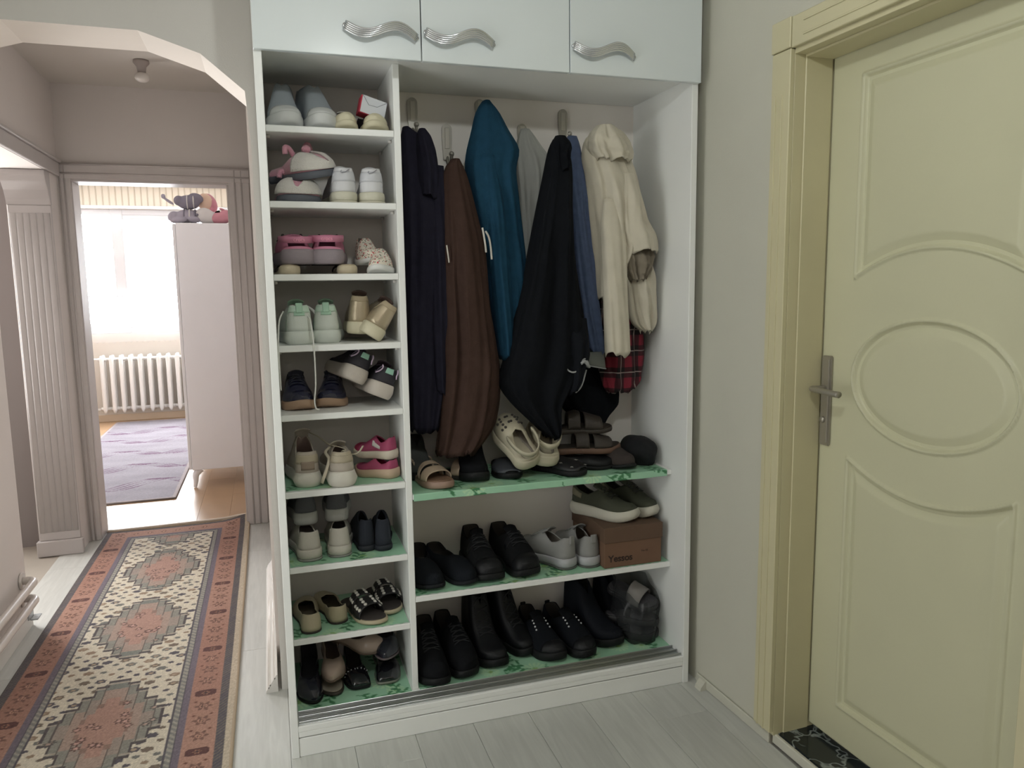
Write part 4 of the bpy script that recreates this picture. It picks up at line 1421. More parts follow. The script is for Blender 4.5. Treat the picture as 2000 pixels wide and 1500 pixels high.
sneaker('metallic gold sneaker with brown laces, standing behind', m_gold, cream_rub, z, .283, .285, -8, 0, 4, .022, L=.235, W=.088, side=-1, top=TT_, zs=.032, lin_=C('brown_lining', '5b4a44', .9), lace=m_brlace, tong=C('brown_tongue', '6a564e', .8), patches=(('mesh_collar', m_goldm, 0, .3, .72, 1.0),))
sneaker('metallic gold sneaker tipped over on its side by the divider', m_gold, cream_rub, z, .318, .240, 10, 6, 34, 0, L=.235, W=.088, side=1, top=TT_, zs=.032, lin_=C('brown_lining', ''), lace=m_brlace, tong=C('brown_tongue', ''), patches=(('mesh_collar', m_goldm, 0, .3, .72, 1.0),))
# dangling laces of the mint sneaker
def lace_thing(parent, pts, nm='dangling_lace', r=.0024):
    inv = Matrix.LocRotScale(parent.location, parent.rotation_euler, parent.scale).inverted()
    tube(nm, [inv @ Vector(p) for p in catmull(pts, 8)], r, m_lacew, parent, 6)
lace_thing(mint[0], [(.112, .16, z + .088), (.120, .12, z + .075), (.124, .095, z + .04), (.126, .088, z + .0), (.127, .090, z - .06), (.126, .090, z - .12), (.121, .092, z - .165), (.124, .092, z - .19), (.133, .096, z - .195)])
lace_thing(mint[0], [(.045, .15, z + .10), (.032, .11, z + .075), (.026, .093, z + .02), (.025, .09, z - .05), (.026, .09, z - .13)])
lace_thing(mint[1], [(.120, .2, z + .112), (.135, .19, z + .10), (.142, .19, z + .085), (.150, .2, z + .105), (.160, .21, z + .10)], 'bow', .004)

# ---- shelf 5
z = SH[4]
m_npat = C('navy_patent', '23243a', .15, coat=.7, bump=0.05)
sneaker('navy patent sneaker with tan sole, leftmost on its shelf', m_npat, tan_rub, z, .081, .262, 184, L=.20, W=.096, side=1, top=[(a, b * 1.0) for a, b in TOP_SNK], zs=.028, lace=C('navy_lace', '2a2b3c', .7), tong=m_npat, toe=.34)
sneaker('navy patent sneaker with tan sole, beside the tilted black sneakers', m_npat, tan_rub, z, .183, .282, 170, L=.20, W=.094, side=-1, top=[(a, b * .95) for a, b in TOP_SNK], zs=.026, lace=C('navy_lace', ''), tong=m_npat, toe=.34)
m_bpurp = C('black_purple', '242128', .7, bump=.3, bs=500)
m_lil = C('lilac_trim', '8c7a92', .7)
m_minttab = C('mint_tab', '8fb8a4', .6)
for k, (x, y, ry, rz, dz_, lab) in enumerate(((.222, .262, 27, 12, .062, 'black sneaker with lilac laces and white sole, tilted, left of its pair'), (.306, .250, 24, 8, 0.012, 'black sneaker with lilac laces and white sole, tilted against the divider'))):
    rt_, S = sneaker(lab, m_bpurp, C('worn_white_rubber', 'bdb4aa', .6), z, x, y, rz, 0, ry, dz_, L=.24, W=.094, side=1, top=[(a, b * .98) for a, b in TOP_SNK], zs=.040, lin_=C('plum_lining', '54424c', .9), lace=m_lil, tong=C('plum_tongue', '4b3c46', .8), bulge=.003,
            patches=(('collar_trim', m_lil, .06, .34, .86, .95), ('heel_pull', m_minttab, 0, .010, .55, 1.0)))
    P0 = [S.P(.06, .95, -1, .004), S.P(.03, .75, -1, .006), S.P(.04, .5, -1, .006), S.P(.09, .38, -1, .005)]
    tube('loose_lace', catmull(P0, 6), .0022, C('lilac_lace', 'b7a3b8', .8), rt_, 6)
    P0 = [S.P(.06, .95, 1, .004), S.P(.03, .7, 1, .007), S.P(.02, .5, 1, .007), S.P(.03, .35, 1, .006)]
    tube('loose_lace', catmull(P0, 6), .0022, C('lilac_lace', ''), rt_, 6)

# ---- shelf 6
z = SH[5] + .0012
m_bwh = C('beige_white_mesh', 'b6aca0', .75, bump=.3, bs=500)
m_bg = C('gold_beige', 'b3a893', .5, metal=.12)
m_csl = C('chunky_white_sole', 'cfcbc0', .5)
TOPC = [(a, b * 1.06 + .006) for a, b in TOP_SNK]
sneaker('beige chunky sneaker with gaping collar and layered white sole, by the left side', m_bwh, m_csl, z, .071, .265, 2, L=.262, W=.094, side=-1, top=[(0, .112), (.06, .113), (.18, .098), (.30, .092), (.40, .130), (.46, .150), (.56, .112), (.66, .09), (.8, .07), (.92, .062), (1, .04)], zs=.040, lin_=m_innerp, tong=m_bwh, heelc=m_bg, bulge=.006, patches=(('heel_strip', C('taupe_strip', '8f7f70', .7), 0, .02, .1, .45),), amin=35, spring=.01)
rt2, S2 = sneaker('beige chunky sneaker with loose laces and gold heel, in the middle', m_bwh, m_csl, z, .188, .235, 4, L=.265, W=.100, side=1, top=[(a, b * 1.0) for a, b in TOPC], zs=.042, lin_=m_innerp, tong=m_bwh, heelc=m_bg, lace=C('cream_lace', 'c7bda9', .8), bulge=.006, patches=(('collar_gold', m_bg, 0, .2, .72, .98), ('side_mesh', m_bwh, .2, .5, .1, .6)), spring=.01)
m_clace = C('cream_lace', '')
def wlace(parent, pts, r=.0028, fl=.6):
    inv = Matrix.LocRotScale(parent.location, parent.rotation_euler, parent.scale).inverted()
    tube('loose_lace', [inv @ Vector(p) for p in catmull(pts, 7)], r, m_clace, parent, 6, flat=fl)
wlace(rt2, [(.105, .30, z + .145), (.135, .26, z + .135), (.165, .22, z + .115), (.195, .20, z + .108), (.215, .19, z + .100), (.20, .18, z + .096)])
wlace(rt2, [(.165, .2, z + .11), (.15, .17, z + .10), (.158, .14, z + .085), (.15, .125, z + .06), (.138, .12, z + .03), (.133, .13, z + .012)], .0055, .35)
wlace(rt2, [(.205, .18, z + .10), (.228, .15, z + .092), (.248, .13, z + .10), (.262, .12, z + .122)], .0055, .35)
m_mag = C('magenta_mesh', '9c3f60', .6)
m_magd = C('dark_pink_leather', '8f2546', .6)
sneaker("child's magenta sneaker with white sole, lying on top of its twin", m_mag, C('cream_band', 'cabfae', .5), z, .322, .232, 52, 0, 0, .058, L=.145, W=.070, side=1, top=[(a, b * .72) for a, b in TOP_SNK], zs=.024, lin_=m_magd, toec=m_magd, patches=(('logo_patch', C('white_patch', 'd0c8c4', .5), .3, .5, .2, .5),))
sneaker("child's magenta sneaker with beige sole, underneath its twin", m_mag, C('beige_kid_sole', 'bfa58e', .6), z, .320, .215, 48, 0, 0, 0, L=.15, W=.074, side=-1, top=[(a, b * .60) for a, b in TOP_SNK], zs=.026, lin_=m_magd)

# ---- shelf 7
z = SH[6] + .0012
m_w7 = C('worn_white', 'bfbab0', .6)
m_gsl = C('grey_outsole', '8a8a86', .6)
sneaker('white sneaker with grey outsole and open collar, front left under the grey pair', m_w7, m_w7, z, .078, .262, 3, L=.25, W=.090, side=-1, top=[(a, b * .95) for a, b in TOP_SNK], zs=.030, amin=36, outsole=m_gsl, lin_=C('pink_grey_lining', '8d7f7a', .9), tong=m_w7)
sneaker('white sneaker with grey outsole and open collar, front middle under the grey pair', m_w7, m_w7, z, .184, .268, -2, L=.25, W=.088, side=1, top=[(a, b * .95) for a, b in TOP_SNK], zs=.030, amin=36, outsole=m_gsl, lin_=C('pink_grey_lining', ''), tong=m_w7)
m_g7 = C('slate_mesh', '55565a', .8, bump=.4, bs=600)
sneaker('slate grey sneaker with white sole, stacked at the back on the left', m_g7, C('pale_sole7', 'b2b2ae', .6), z, .080, .302, 2, L=.20, W=.088, side=-1, top=[(a, b * .95) for a, b in TOP_SNK], zs=.034, dz=.098, tong=m_g7)
sneaker('slate grey sneaker with white sole, stacked at the back in the middle', m_g7, C('pale_sole7', ''), z, .183, .302, -2, L=.20, W=.088, side=1, top=[(a, b * .95) for a, b in TOP_SNK], zs=.034, dz=.100, tong=m_g7)
m_n7 = C('navy_suede', '20242e', .9, bump=.2)
sneaker('small navy slip-on shoe beside the white sneakers, left of its pair', m_n7, C('navy_sole', '1b1f28', .7), z, .266, .282, 2, L=.23, W=.068, side=-1, top=[(a, b * 1.05) for a, b in TOP_SNK], zs=.012, name='slip_on_shoe', cat='shoe')
sneaker('small navy slip-on shoe by the divider, right of its pair', m_n7, C('navy_sole', ''), z, .326, .268, -3, L=.23, W=.068, side=1, top=[(a, b * 1.05) for a, b in TOP_SNK], zs=.012, name='slip_on_shoe', cat='shoe')

# ---- shelf 8
z = SH[7] + .0012
m_bfl = C('beige_flat_leather', 'b0a58c', .45)
flat_shoe('beige ballet flat with rounded heel, front left of its shelf', m_bfl, z, .062, .245, 2, L=.245, W=.088, side=-1, top=[(a, b * 1.1) for a, b in TOP_FLAT], lin_=C('flat_lining', '5d5446', .8))
flat_shoe('beige ballet flat with a creased heel, beside the studded sandals', m_bfl, z, .146, .280, 14, L=.235, W=.086, side=1, top=[(a, b * 1.02) for a, b in TOP_FLAT], lin_=C('flat_lining', ''))
m_stud = C('pearl_stud', 'c9c5bc', .25, bump=0)
m_bss = C('black_satin', '1e1c1d', .5)
sandal('black pearl studded sandal with cream sole rim, in front', C('cream_rim', 'b5a88e', .6), m_bss, z, .252, .225, 203, L=.24, W=.090, side=1, bands=((.40, .56), (.60, .78)), solet=.014, foot=C('dark_footbed', '3c3634', .7), stud=m_stud, group=GR_L)
sandal('black pearl studded sandal with cream sole rim, behind by the divider', C('cream_rim', ''), m_bss, z, .326, .290, 190, L=.235, W=.088, side=-1, bands=((.40, .56), (.60, .78)), solet=.014, foot=C('dark_footbed', ''), stud=m_stud, group=GR_L)

# ---- cabinet floor, left
z = DECK + .0012
m_npump = C('navy_pump', '1e1f2a', .18, coat=.5, bump=.03)
m_bpump = C('nude_pump', 'ab988b', .3, coat=.3, bump=.05)
m_blkpat = C('black_patent', '111217', .10, coat=.8, bump=.02)
flat_shoe('navy patent low pump, leftmost on the cabinet floor', m_npump, z, .068, .238, 180, L=.262, W=.084, side=1, top=[(a, b * 1.25) for a, b in TOP_FLAT], lin_=C('navy_lining', '2c2c32', .8), heel=.03, name='pump', sole=black_rub, ntoe=2.3)
sandal('dark open toe sandal under the nude pump', C('pale_footbed_sole', '3a352e', .7), C('olive_strap', '4a4436', .6), z, .143, .255, 178, L=.24, W=.076, bands=((.50, .66),), top=[(0, .02), (.5, .032), (.7, .024), (1, .016)], solet=.010, foot=C('pale_footbed', '9a9284', .7), group=GR_L)
flat_shoe('nude patent pump standing on the dark sandal', m_bpump, z, .143, .275, 178, L=.245, W=.080, side=-1, dz=.036, top=[(a, b * 1.2) for a, b in TOP_FLAT], lin_=C('nude_lining', '5d4b42', .8), heel=.02, name='pump', sole=C('nude_sole', '6b5a4e', .7))
def quilt_rim(rt_, S):
    dots('glitter_trim', S, C('glitter', 'c2c2c8', .15, metal=.6, bump=0), rt_, [(.76, v, sd) for v in (.2, .4, .6, .8, .97) for sd in (1, -1)], .0022)
a_, S = flat_shoe('black patent square toe flat with glitter trim, beside the nude pump', m_blkpat, z, .222, .268, 182, L=.24, W=.082, side=1, square=True, ntoe=4.0, toe=.18, top=[(a, b * 1.15) for a, b in TOP_FLAT], lin_=m_inner, sole=black_rub, solet=.010)
quilt_rim(a_, S)
a_, S = flat_shoe('black patent square toe flat with a bright sole edge, by the divider', m_blkpat, z, .322, .272, 178, L=.24, W=.088, side=-1, square=True, ntoe=4.0, toe=.18, top=[(a, b * 1.15) for a, b in TOP_FLAT], lin_=m_inner, sole=C('bright_edge', '77786f', .4), solet=.008)
flat_shoe('nude patent pump lying askew on top of the black patent flat', m_bpump, z, .236, .285, 228, 0, 10, L=.225, W=.078, side=1, dz=.085, top=[(a, b * 1.2) for a, b in TOP_FLAT], lin_=C('nude_lining', ''), heel=.012, name='pump', sole=C('nude_sole', ''))
flat_shoe('navy patent low pump stacked on the black flat by the divider', m_npump, z, .325, .285, 176, 0, 0, L=.235, W=.086, side=-1, dz=.075, top=[(a, b * 1.3) for a, b in TOP_FLAT], lin_=C('navy_lining', ''), heel=.02, name='pump', sole=C('mauve_sole', '6b5f60', .6))

# ---------------------------------------------------------------- right shelves
# shelf with wrapped oilcloth
z = R1 + .0012
m_tansole = C('tan_sole', '7a5f4c', .6)
sandal('beige buckled sandal with brown footbed, at the left end of the green shelf', C('rose_beige_sole', '93796a', .6), C('pale_strap', 'b3a08c', .6), z, .492, .228, 196, L=.25, W=.094, side=1, bands=((.52, .60), (.66, .80)), solet=.024, foot=m_tansole, heelband=.04)
sandal('beige sandal turned sideways behind the buckled one', C('dark_sole_r', '2a2622', .7), C('pale_strap', ''), z, .555, .285, 230, L=.22, W=.085, side=-1, bands=((.70, .84),), solet=.016, foot=C('dark_foot_r', '3a322c', .7))
boot('grey ankle boot with an orange brown lining behind the beige sandals', C('grey_worn', '3f4140', .8), black_rub, z, .475, .318, 182, L=.175, W=.082, shaft=.62, side=1, sc=.95)
boot('black soft ankle boot standing under the brown jacket', black_knit, black_rub, z, .655, .270, 172, L=.245, W=.098, shaft=.92, side=1, sc=1.0)
m_patt = C('grey_pattern_rubber', '3c3f45', .5)
sandal('black slipper with grey patterned strap under the left cream clog', black_rub, m_patt, z, .775, .268, 172, L=.24, W=.10, side=1, bands=((.52, .97),), solet=.020, name='slide_slipper', cat='slipper', top=[(0, .03), (.5, .052), (.75, .044), (1, .024)])
m_star = C('black_star', '1a1a1c', .5)
a_, S = sandal('black slipper with pale star print lying in front under the right cream clog', black_rub, m_star, z, .948, .200, 214, L=.22, W=.098, side=-1, bands=((.50, .97),), solet=.020, name='slide_slipper', cat='slipper', top=[(0, .03), (.5, .050), (.75, .042), (1, .024)])
V, F = [], []
for (t, v, sd, R) in ((.72, .72, -1, .012), (.85, .55, 1, .010), (.64, .55, 1, .010), (.9, .5, -1, .008)):
    c = S.P(t, v, sd, .0045)
    b = len(V)
    V.append(c + Vector((0, 0, .001)))
    for i in range(10):
        a = PI * i / 5
        rr_ = R if i % 2 == 0 else R * .42
        V.append(c + Vector((rr_ * math.cos(a), rr_ * math.sin(a), -.002)))
    for i in range(10): F.append((b, b + 1 + i, b + 1 + (i + 1) % 10))
mesh('star_print', V, F, C('star_white', '8e8c86', .6), a_, False)
m_crclog = C('cream_foam', 'b5ae98', .55, bump=.08)
clog('cream foam clog tipped towards the viewer, left of its pair', m_crclog, m_crclog, m_crclog, z, .795, .228, 8, 38, -14, .034, L=.215, W=.098, side=-1, group=GR_R, strapz=.088)
clog('cream foam clog under the hem of the black coat, right of its pair', m_crclog, m_crclog, m_crclog, z, .898, .245, -8, 24, 6, .036, L=.215, W=.098, side=1, group=GR_R, strapz=.092)
m_brs = C('brown_sandal_leather', '37302a', .6)
m_brsole = C('brown_sole_edge', '6b5142', .6)
sandal('dark brown wide strap sandal, lower of the two stacked ones', m_brsole, m_brs, z, 1.075, .262, 262, 0, 0, .050, L=.265, W=.102, side=1, bands=((.34, .52), (.58, .84)), solet=.022, foot=m_brs)
sandal('dark brown wide strap sandal, upper of the two stacked ones', m_brs, m_brs, z, 1.055, .285, 258, 0, 4, .118, L=.25, W=.10, side=-1, bands=((.34, .52), (.58, .84)), solet=.018, foot=m_brs)
a_ = box('buckle', (-.01, -.004, -.002), (.01, .004, .002), m_hook, None, .001)
bpy.data.objects.remove(a_)
sneaker('black strapped flat under the brown sandals', black_lea, black_rub, z, 1.055, .235, 250, L=.24, W=.088, side=1, top=[(a, b * .75) for a, b in TOP_LOW], zs=.014, group=GR_R, name='flat_shoe', cat='shoe')
sneaker('dark brown knit shoe with its toe out, beside the black bag', C('brown_knit', '38302d', .9, bump=.6, bs=500), black_rub, z, 1.183, .252, 184, L=.245, W=.090, side=1, top=[(a, b * 1.1) for a, b in TOP_LOW], zs=.016, group=GR_R, name='knit_shoe', cat='shoe')
# black soft bag
def blob(name, label, cat, c, r, mat, seed=0, lump=.12, flatb=True, group=None, n=28, m_=20):
    rg = np.random.default_rng(seed)
    ph = rg.uniform(0, 6.28, 6)
    V, F = [], []
    for j in range(m_ + 1):
        p = PI * j / m_
        for i in range(n):
            t = 2 * PI * i / n
            f = 1 + lump * (math.sin(3 * t + ph[0] + 2 * p) * .5 + math.sin(5 * t + ph[1] - 3 * p) * .35 + math.sin(4 * p + ph[2] + t) * .4) * math.sin(p)
            x, y, zz = r[0] * f * math.sin(p) ** .7 * math.cos(t), r[1] * f * math.sin(p) ** .7 * math.sin(t), r[2] * f * math.cos(p)
            if flatb: zz = max(zz, -r[2] * .82)
            V.append((x, y, zz + r[2] * .82 if flatb else zz))
    for j in range(m_):
        for i in range(n):
            F.append((j * n + i, j * n + (i + 1) % n, (j + 1) * n + (i + 1) % n, (j + 1) * n + i))
    o = mesh(name, V, F, mat, None, loc=c)
    tag(o, label, cat, group)
    return o
blob('cloth_bag', 'crumpled black cloth bag at the right end of the green shelf', 'bag', (1.278, .24, z), (.058, .10, .052), C('black_bagcloth', '0f1114', .9), 3, .10)

# ---- second right shelf
z = R2 + .0012
sneaker('black fabric slip-on with a rounded toe, against the divider', C('black_felt', '171a1f', .9, spec=.15, bump=.3), C('charcoal_sole', '1b1d20', .7, spec=.2), z, .466, .252, 183, L=.27, W=.104, side=1, top=[(a, b * 1.15) for a, b in TOP_LOW], zs=.016, group=GR_R, name='slip_on_shoe', cat='shoe', toe=.3)
sneaker('black fabric slip-on with a rounded toe, turned to the right', C('black_felt', ''), C('charcoal_sole', ''), z, .560, .245, 200, L=.27, W=.102, side=-1, top=[(a, b * 1.15) for a, b in TOP_LOW], zs=.016, group=GR_R, name='slip_on_shoe', cat='shoe', toe=.3)
for k, (x, y, rz, lab) in enumerate(((.672, .262, 182, 'bulky black mesh shoe with square toe in the middle of the shelf, left one'), (.790, .258, 188, 'bulky black mesh shoe with square toe beside the pale grey sneakers'))):
    sneaker(lab, black_up, black_rub, z, x, y, rz, L=.285, W=.112, side=1 if k == 0 else -1, top=[(a, b * 1.25) for a, b in TOP_SNK], zs=.026, group=GR_R, lace=C('black_lace', '1e1f22', .8), tong=black_knit, toec=black_lea, toe=.2, ntoe=3.0, name='black_shoe', cat='shoe', patches=(('strap', black_lea, .52, .60, .3, 1),))
m_gmesh = C('light_grey_mesh', '8f8e8c', .85, bump=.5, bs=700)
m_wsol = C('white_eva', 'a9a9ac', .5)
for k, (x, y, rz, lab) in enumerate(((.925, .272, 24, 'pale grey mesh running shoe pointing to the back left'), (1.040, .268, 6, 'pale grey mesh running shoe next to the shoebox'))):
    sneaker(lab, m_gmesh, m_wsol, z, x, y, rz, L=.265, W=.096, side=-1 if k == 0 else 1, top=[(a, b * 1.14) for a, b in TOP_SNK], zs=.032, group=GR_R, lin_=m_innerl, tab=m_gmesh, outsole=C('dark_tread', '5c5f5a', .7), tong=m_gmesh, lace=m_gmesh)
# shoebox
bx = empty('shoebox', (1.196, .105, z))
tag(bx, 'brown cardboard shoebox under the olive running shoes', 'box')
m_card = C('brown_card', '6f5340', .8, bump=.05)
m_card2 = C('brown_card_lid', '5e4838', .8, bump=.05)
box('tray', (-.112, .004, 0), (.112, .295, .105), m_card, bx, .0015)
lid = box('lid', (-.115, 0.0, .092), (.115, .299, .148), m_card2, bx, .0015)
m_print = M('dark_print', '2a1a14', .7)
text_obj('box_lettering', 'Yessos', .034, m_print, bx, (-.050, .0036, .032), (PI / 2, 0, 0), .0004, True)
text_obj('box_small_print', 'No 43', .010, m_print, bx, (.045, .0036, .050), (PI / 2, 0, 0), .0003)
zb = z + .1485
m_olive = C('olive_mesh', '3d3f31', .85, bump=.4, bs=600)
m_olw = C('off_white_sole', 'bcb8aa', .55)
for k, (x, y, rz, lab) in enumerate(((1.142, .240, 216, 'olive running shoe with off-white sole on the shoebox, left one'), (1.254, .262, 206, 'olive running shoe with off-white sole on the shoebox, against the cabinet side'))):
    sneaker(lab, m_olive, m_olw, zb, x, y, rz, L=.262 if k == 0 else .245, W=.090, side=1 if k == 0 else -1, top=[(a, b * 1.08) for a, b in TOP_SNK], zs=.040, group=GR_R, lace=C('olive_lace', '2a2b25', .8), tong=m_olive, heelc=C('khaki_heel', '6f6a55', .7), bulge=.004, spring=.014)

# ---- cabinet floor, right
z = DECK + .0012
for k, (x, y, rz, lab) in enumerate(((.462, .215, 180, 'black knit trainer with toe out against the divider on the cabinet floor'), (.562, .235, 188, 'black knit trainer second from the divider on the cabinet floor'))):
    sneaker(lab, black_knit, black_rub, z, x, y, rz, L=.285, W=.104, side=1 if k == 0 else -1, top=[(a, b * 1.4) for a, b in TOP_SNK], zs=.028, group=GR_R, lace=C('black_lace', ''), tong=black_knit, nlace=5)
boot('tall black lace-up boot in the middle of the cabinet floor, toe forward', black_lea, black_rub, z, .680, .262, 188, L=.275, W=.104, side=1, lace=C('black_lace', ''), shaft=1.15, tab=black_lea)
boot('tall black lace-up boot set back behind its twin', black_lea, black_rub, z, .786, .285, 202, L=.240, W=.094, side=-1, lace=C('black_lace', ''), shaft=1.1, tab=black_lea)
m_wdot = C('white_dot', 'c9c9cb', .5, bump=0)
for k, (x, y, rz, lab) in enumerate(((.888, .240, 188, 'black trainer with white eyelets, left of its pair'), (.990, .225, 192, 'black trainer with white eyelets, right of its pair'))):
    sneaker(lab, C('blue_black_mesh', '0e1117', .85, spec=.2, bump=.4, bs=600), black_rub, z, x, y, rz, L=.285, W=.106, side=1 if k == 0 else -1, top=[(a, b * 1.1) for a, b in TOP_SNK], zs=.032, group=GR_R, tong=black_knit, dot=m_wdot, toec=black_lea, tab=black_lea)
boot('dark navy ankle boot beside the plastic bag', C('navy_boot', '10131a', .75, spec=.2), black_rub, z, 1.105, .262, 200, L=.275, W=.104, side=1, shaft=.95)
boot('dark navy ankle boot behind the plastic bag', C('navy_boot', ''), black_rub, z, 1.203, .312, 186, L=.19, W=.088, side=-1, shaft=.95)
# slippers in a smoky plastic bag
m_dsl = C('dark_slide_sole', '2b2a2c', .5)
m_gband = C('grey_slide_edge', '4e4c50', .5)
sandal('dark rubber slide lying lowest in the right corner of the cabinet floor', m_dsl, m_gband, z, 1.258, .215, 236, L=.20, W=.092, side=1, bands=((.50, .74),), solet=.026, foot=m_gband, name='slide_slipper', cat='slipper', top=[(0, .03), (.5, .046), (.75, .040), (1, .028)])
sandal('dark rubber slide in the middle of the pile in the right corner', m_dsl, m_gband, z, 1.255, .222, 232, L=.20, W=.092, side=-1, dz=.048, bands=((.50, .74),), solet=.026, foot=m_gband, name='slide_slipper', cat='slipper', top=[(0, .03), (.5, .05), (.75, .042), (1, .028)])
sandal('dark slide with a pale grey strap tilted on top of the corner pile', m_dsl, C('pale_grey_strap', '8f8a86', .6), z, 1.262, .235, 214, -14, 14, dz=.105, L=.20, W=.094, side=1, bands=((.46, .74),), solet=.022, foot=m_gband, name='slide_slipper', cat='slipper')
def bag_mat():
    m = bpy.data.materials.new('smoky_plastic')
    m.use_nodes = True
    nt = m.node_tree
    b = nt.nodes['Principled BSDF']
    b.inputs['Base Color'].default_value = (.05, .052, .055, 1)
    b.inputs['Roughness'].default_value = .22
    tr = nt.nodes.new('ShaderNodeBsdfTransparent')
    tr.inputs[0].default_value = (.75, .77, .76, 1)
    mx = nt.nodes.new('ShaderNodeMixShader')
    mx.inputs[0].default_value = .42
    out = nt.nodes['Material Output']
    nt.links.new(tr.outputs[0], mx.inputs[1])
    nt.links.new(b.outputs[0], mx.inputs[2])
    nt.links.new(mx.outputs[0], out.inputs[0])
    return m
V, F = [], []
n, m_ = 40, 14
rg = np.random.default_rng(11)
ph = rg.uniform(0, 6.28, 8)
for j in range(m_ + 1):
    u = j / m_
    for i in range(n):
        a = 2 * PI * i / n
        f = 1 + .07 * math.sin(5 * a + ph[0] + 4 * u) + .05 * math.sin(9 * a + ph[1] - 5 * u)
        rx_ = (.066 + .016 * math.sin(PI * u)) * f
        ry_ = (.11 + .01 * math.sin(PI * u)) * f
        V.append((rx_ * math.cos(a) + .004 * u, ry_ * math.sin(a), .004 + .195 * u + .035 * u * math.sin(a) + .008 * math.sin(7 * a + ph[3]) * u))
for j in range(m_):
    for i in range(n):
        F.append((j * n + i, j * n + (i + 1) % n, (j + 1) * n + (i + 1) % n, (j + 1) * n + i))
F.append(tuple(range(n)))
pb = mesh('plastic_bag', V, F, bag_mat(), None, loc=(1.256, .225, z))
tag(pb, 'smoky plastic bag open around the slides in the right corner', 'bag')

# ---------------------------------------------------------------- corridor runner
def runner():
    x0, x1, y0, y1 = -0.962, -0.178, -0.55, 2.585
    res = 0.0035
    nx, ny = int((x1 - x0) / res), int((y1 - y0) / res)
    X, Y = np.meshgrid(np.linspace(x0, x1, nx + 1), np.linspace(y0, y1, ny + 1))
    U = (X - x0) / (x1 - x0)
    wid = x1 - x0
    ends = np.minimum(y1 - Y, Y - y0)
    rg = np.random.default_rng(21)
    def col(h): return np.array([int(h[i:i + 2], 16) / 255 for i in (0, 2, 4)])
    CREAM, RED, ORA, DARK, GREY, PURP, SELV, BRN = (col(h) for h in ('c9c0ae', '9a7567', 'a48172', '59555a', '7f7e79', '716871', 'b7aa97', '73675c'))
    img = np.empty(X.shape + (3,))
    img[:] = CREAM
    # distance from the long edges / ends in metres
    dl, dr = (X - x0), (x1 - X)
    dE = np.minimum(np.minimum(dl + 0.004, dr - 0.020), ends * 0.92)
    nz = rg.normal(0, 1, X.shape)
    def flower(cx, cy, r, c1, c2=None, ang=0.0, asp=1.0, pet=0.25):
        i0, i1 = np.searchsorted(Y[:, 0], (cy - r * 1.5, cy + r * 1.5))
        j0, j1 = np.searchsorted(X[0], (cx - r * 1.5, cx + r * 1.5))
        if i1 <= i0 or j1 <= j0: return
        dx, dy = X[i0:i1, j0:j1] - cx, (Y[i0:i1, j0:j1] - cy) / asp
        d = np.hypot(dx, dy)
        a = np.arctan2(dy, dx)
        sub = img[i0:i1, j0:j1]
        m = d < r * (1 - pet + pet * np.cos(6 * a + ang))
        sub[m] = c1
        if c2 is not None: sub[d < r * 0.42] = c2
    # field flowers on a jittered diamond grid
    fx0, fx1 = x0 + 0.175, x1 - 0.195
    k = 0
    yy_ = y0 + 0.2
    while yy_ < y1 - 0.2:
        xx_ = fx0 + (0.028 if k % 2 else 0.0)
        while xx_ < fx1 + 0.03:
            q = rg.random()
            big = rg.random() < 0.45
            c1 = DARK if q < 0.35 else (GREY * 0.9 if q < 0.6 else (BRN if q < 0.8 else col('8f7c6a')))
            flower(xx_ + rg.normal(0, .004), yy_ + rg.normal(0, .004), 0.021 if big else .013, c1, col('a08f7c') if big and rg.random() < .5 else None, rg.random() * 6, 0.75, 0.10)
            xx_ += 0.056
        yy_ += 0.036
        k += 1
    # medallions
    xm = (fx0 + fx1) / 2
    for cy in (2.52, 1.845, 1.150, 0.375, -0.36):
        dx, dy = np.abs(X - xm), np.abs(Y - cy)
        st = 0.036
        k_ = np.floor(dx / st).astype(int)
        lims = np.array([0.305, 0.275, 0.215, 0.145, 0.075, -1, -1, -1, -1, -1, -1, -1])
        lim = lims[np.clip(k_, 0, 11)]
        d = np.minimum(lim - dy, 0.178 - dx)
        inside = d > 0
        fr = dx / st - np.floor(dx / st)
        nxt = lims[np.clip(k_ + 1, 0, 11)]
        prv = lims[np.clip(k_ - 1, 0, 11)]
        fill = np.where((k_ % 2 == 0)[..., None], col('a08c80'), col('96897f'))
        fill = np.where(((dy > nxt - 0.03) & (k_ > 0))[..., None], col('87857c'), fill)
        fill = np.where(((dy > 0.24))[..., None], col('7b7d76'), fill)
        img[inside] = fill[inside]
        edge = inside & ((lim - dy < 0.013) | ((fr > 0.80) & (dy > nxt - 0.013)) | (0.178 - dx < 0.012))
        img[edge] = col('565050')
        img[inside & (lim - dy > 0.016) & (lim - dy < 0.026)] = col('a3998c')
        rail = inside & (np.abs(fr - 0.06) < 0.06) & (dy > nxt * 0.55) & (k_ > 0)
        img[rail] = col('625a56')
        core = (np.floor(dx / .022) * .022 / 0.088 + np.floor(dy / .03) * .03 / 0.18 < 1) & (dx < .08)
        img[core] = col('a68578')
        corr = core & (np.abs(np.floor(dx / .022) * .022 / 0.088 + np.floor(dy / .03) * .03 / 0.18 - .92) < .05)
        img[corr] = col('8a7268')
        for q in range(16):
            ax, ay = rg.uniform(-.085, .085), rg.uniform(-.15, .15)
            if (ax / .09) ** 2 + (ay / .16) ** 2 < 1:
                flower(xm + ax, cy + ay, .017, col('66504a'), col('b9958a'), rg.random() * 6)
        for q in range(22):
            ax, ay = rg.uniform(-.165, .165), rg.uniform(-.27, .27)
            if (ax / .105) ** 2 + (ay / .19) ** 2 > 1.3 and abs(ay) < np.interp(abs(ax), [0, .05, .1, .13, .165], [.26, .23, .16, .10, .05]):
                flower(xm + ax, cy + ay, .017, col('5c5854'), col('a58f84'), rg.random() * 6)
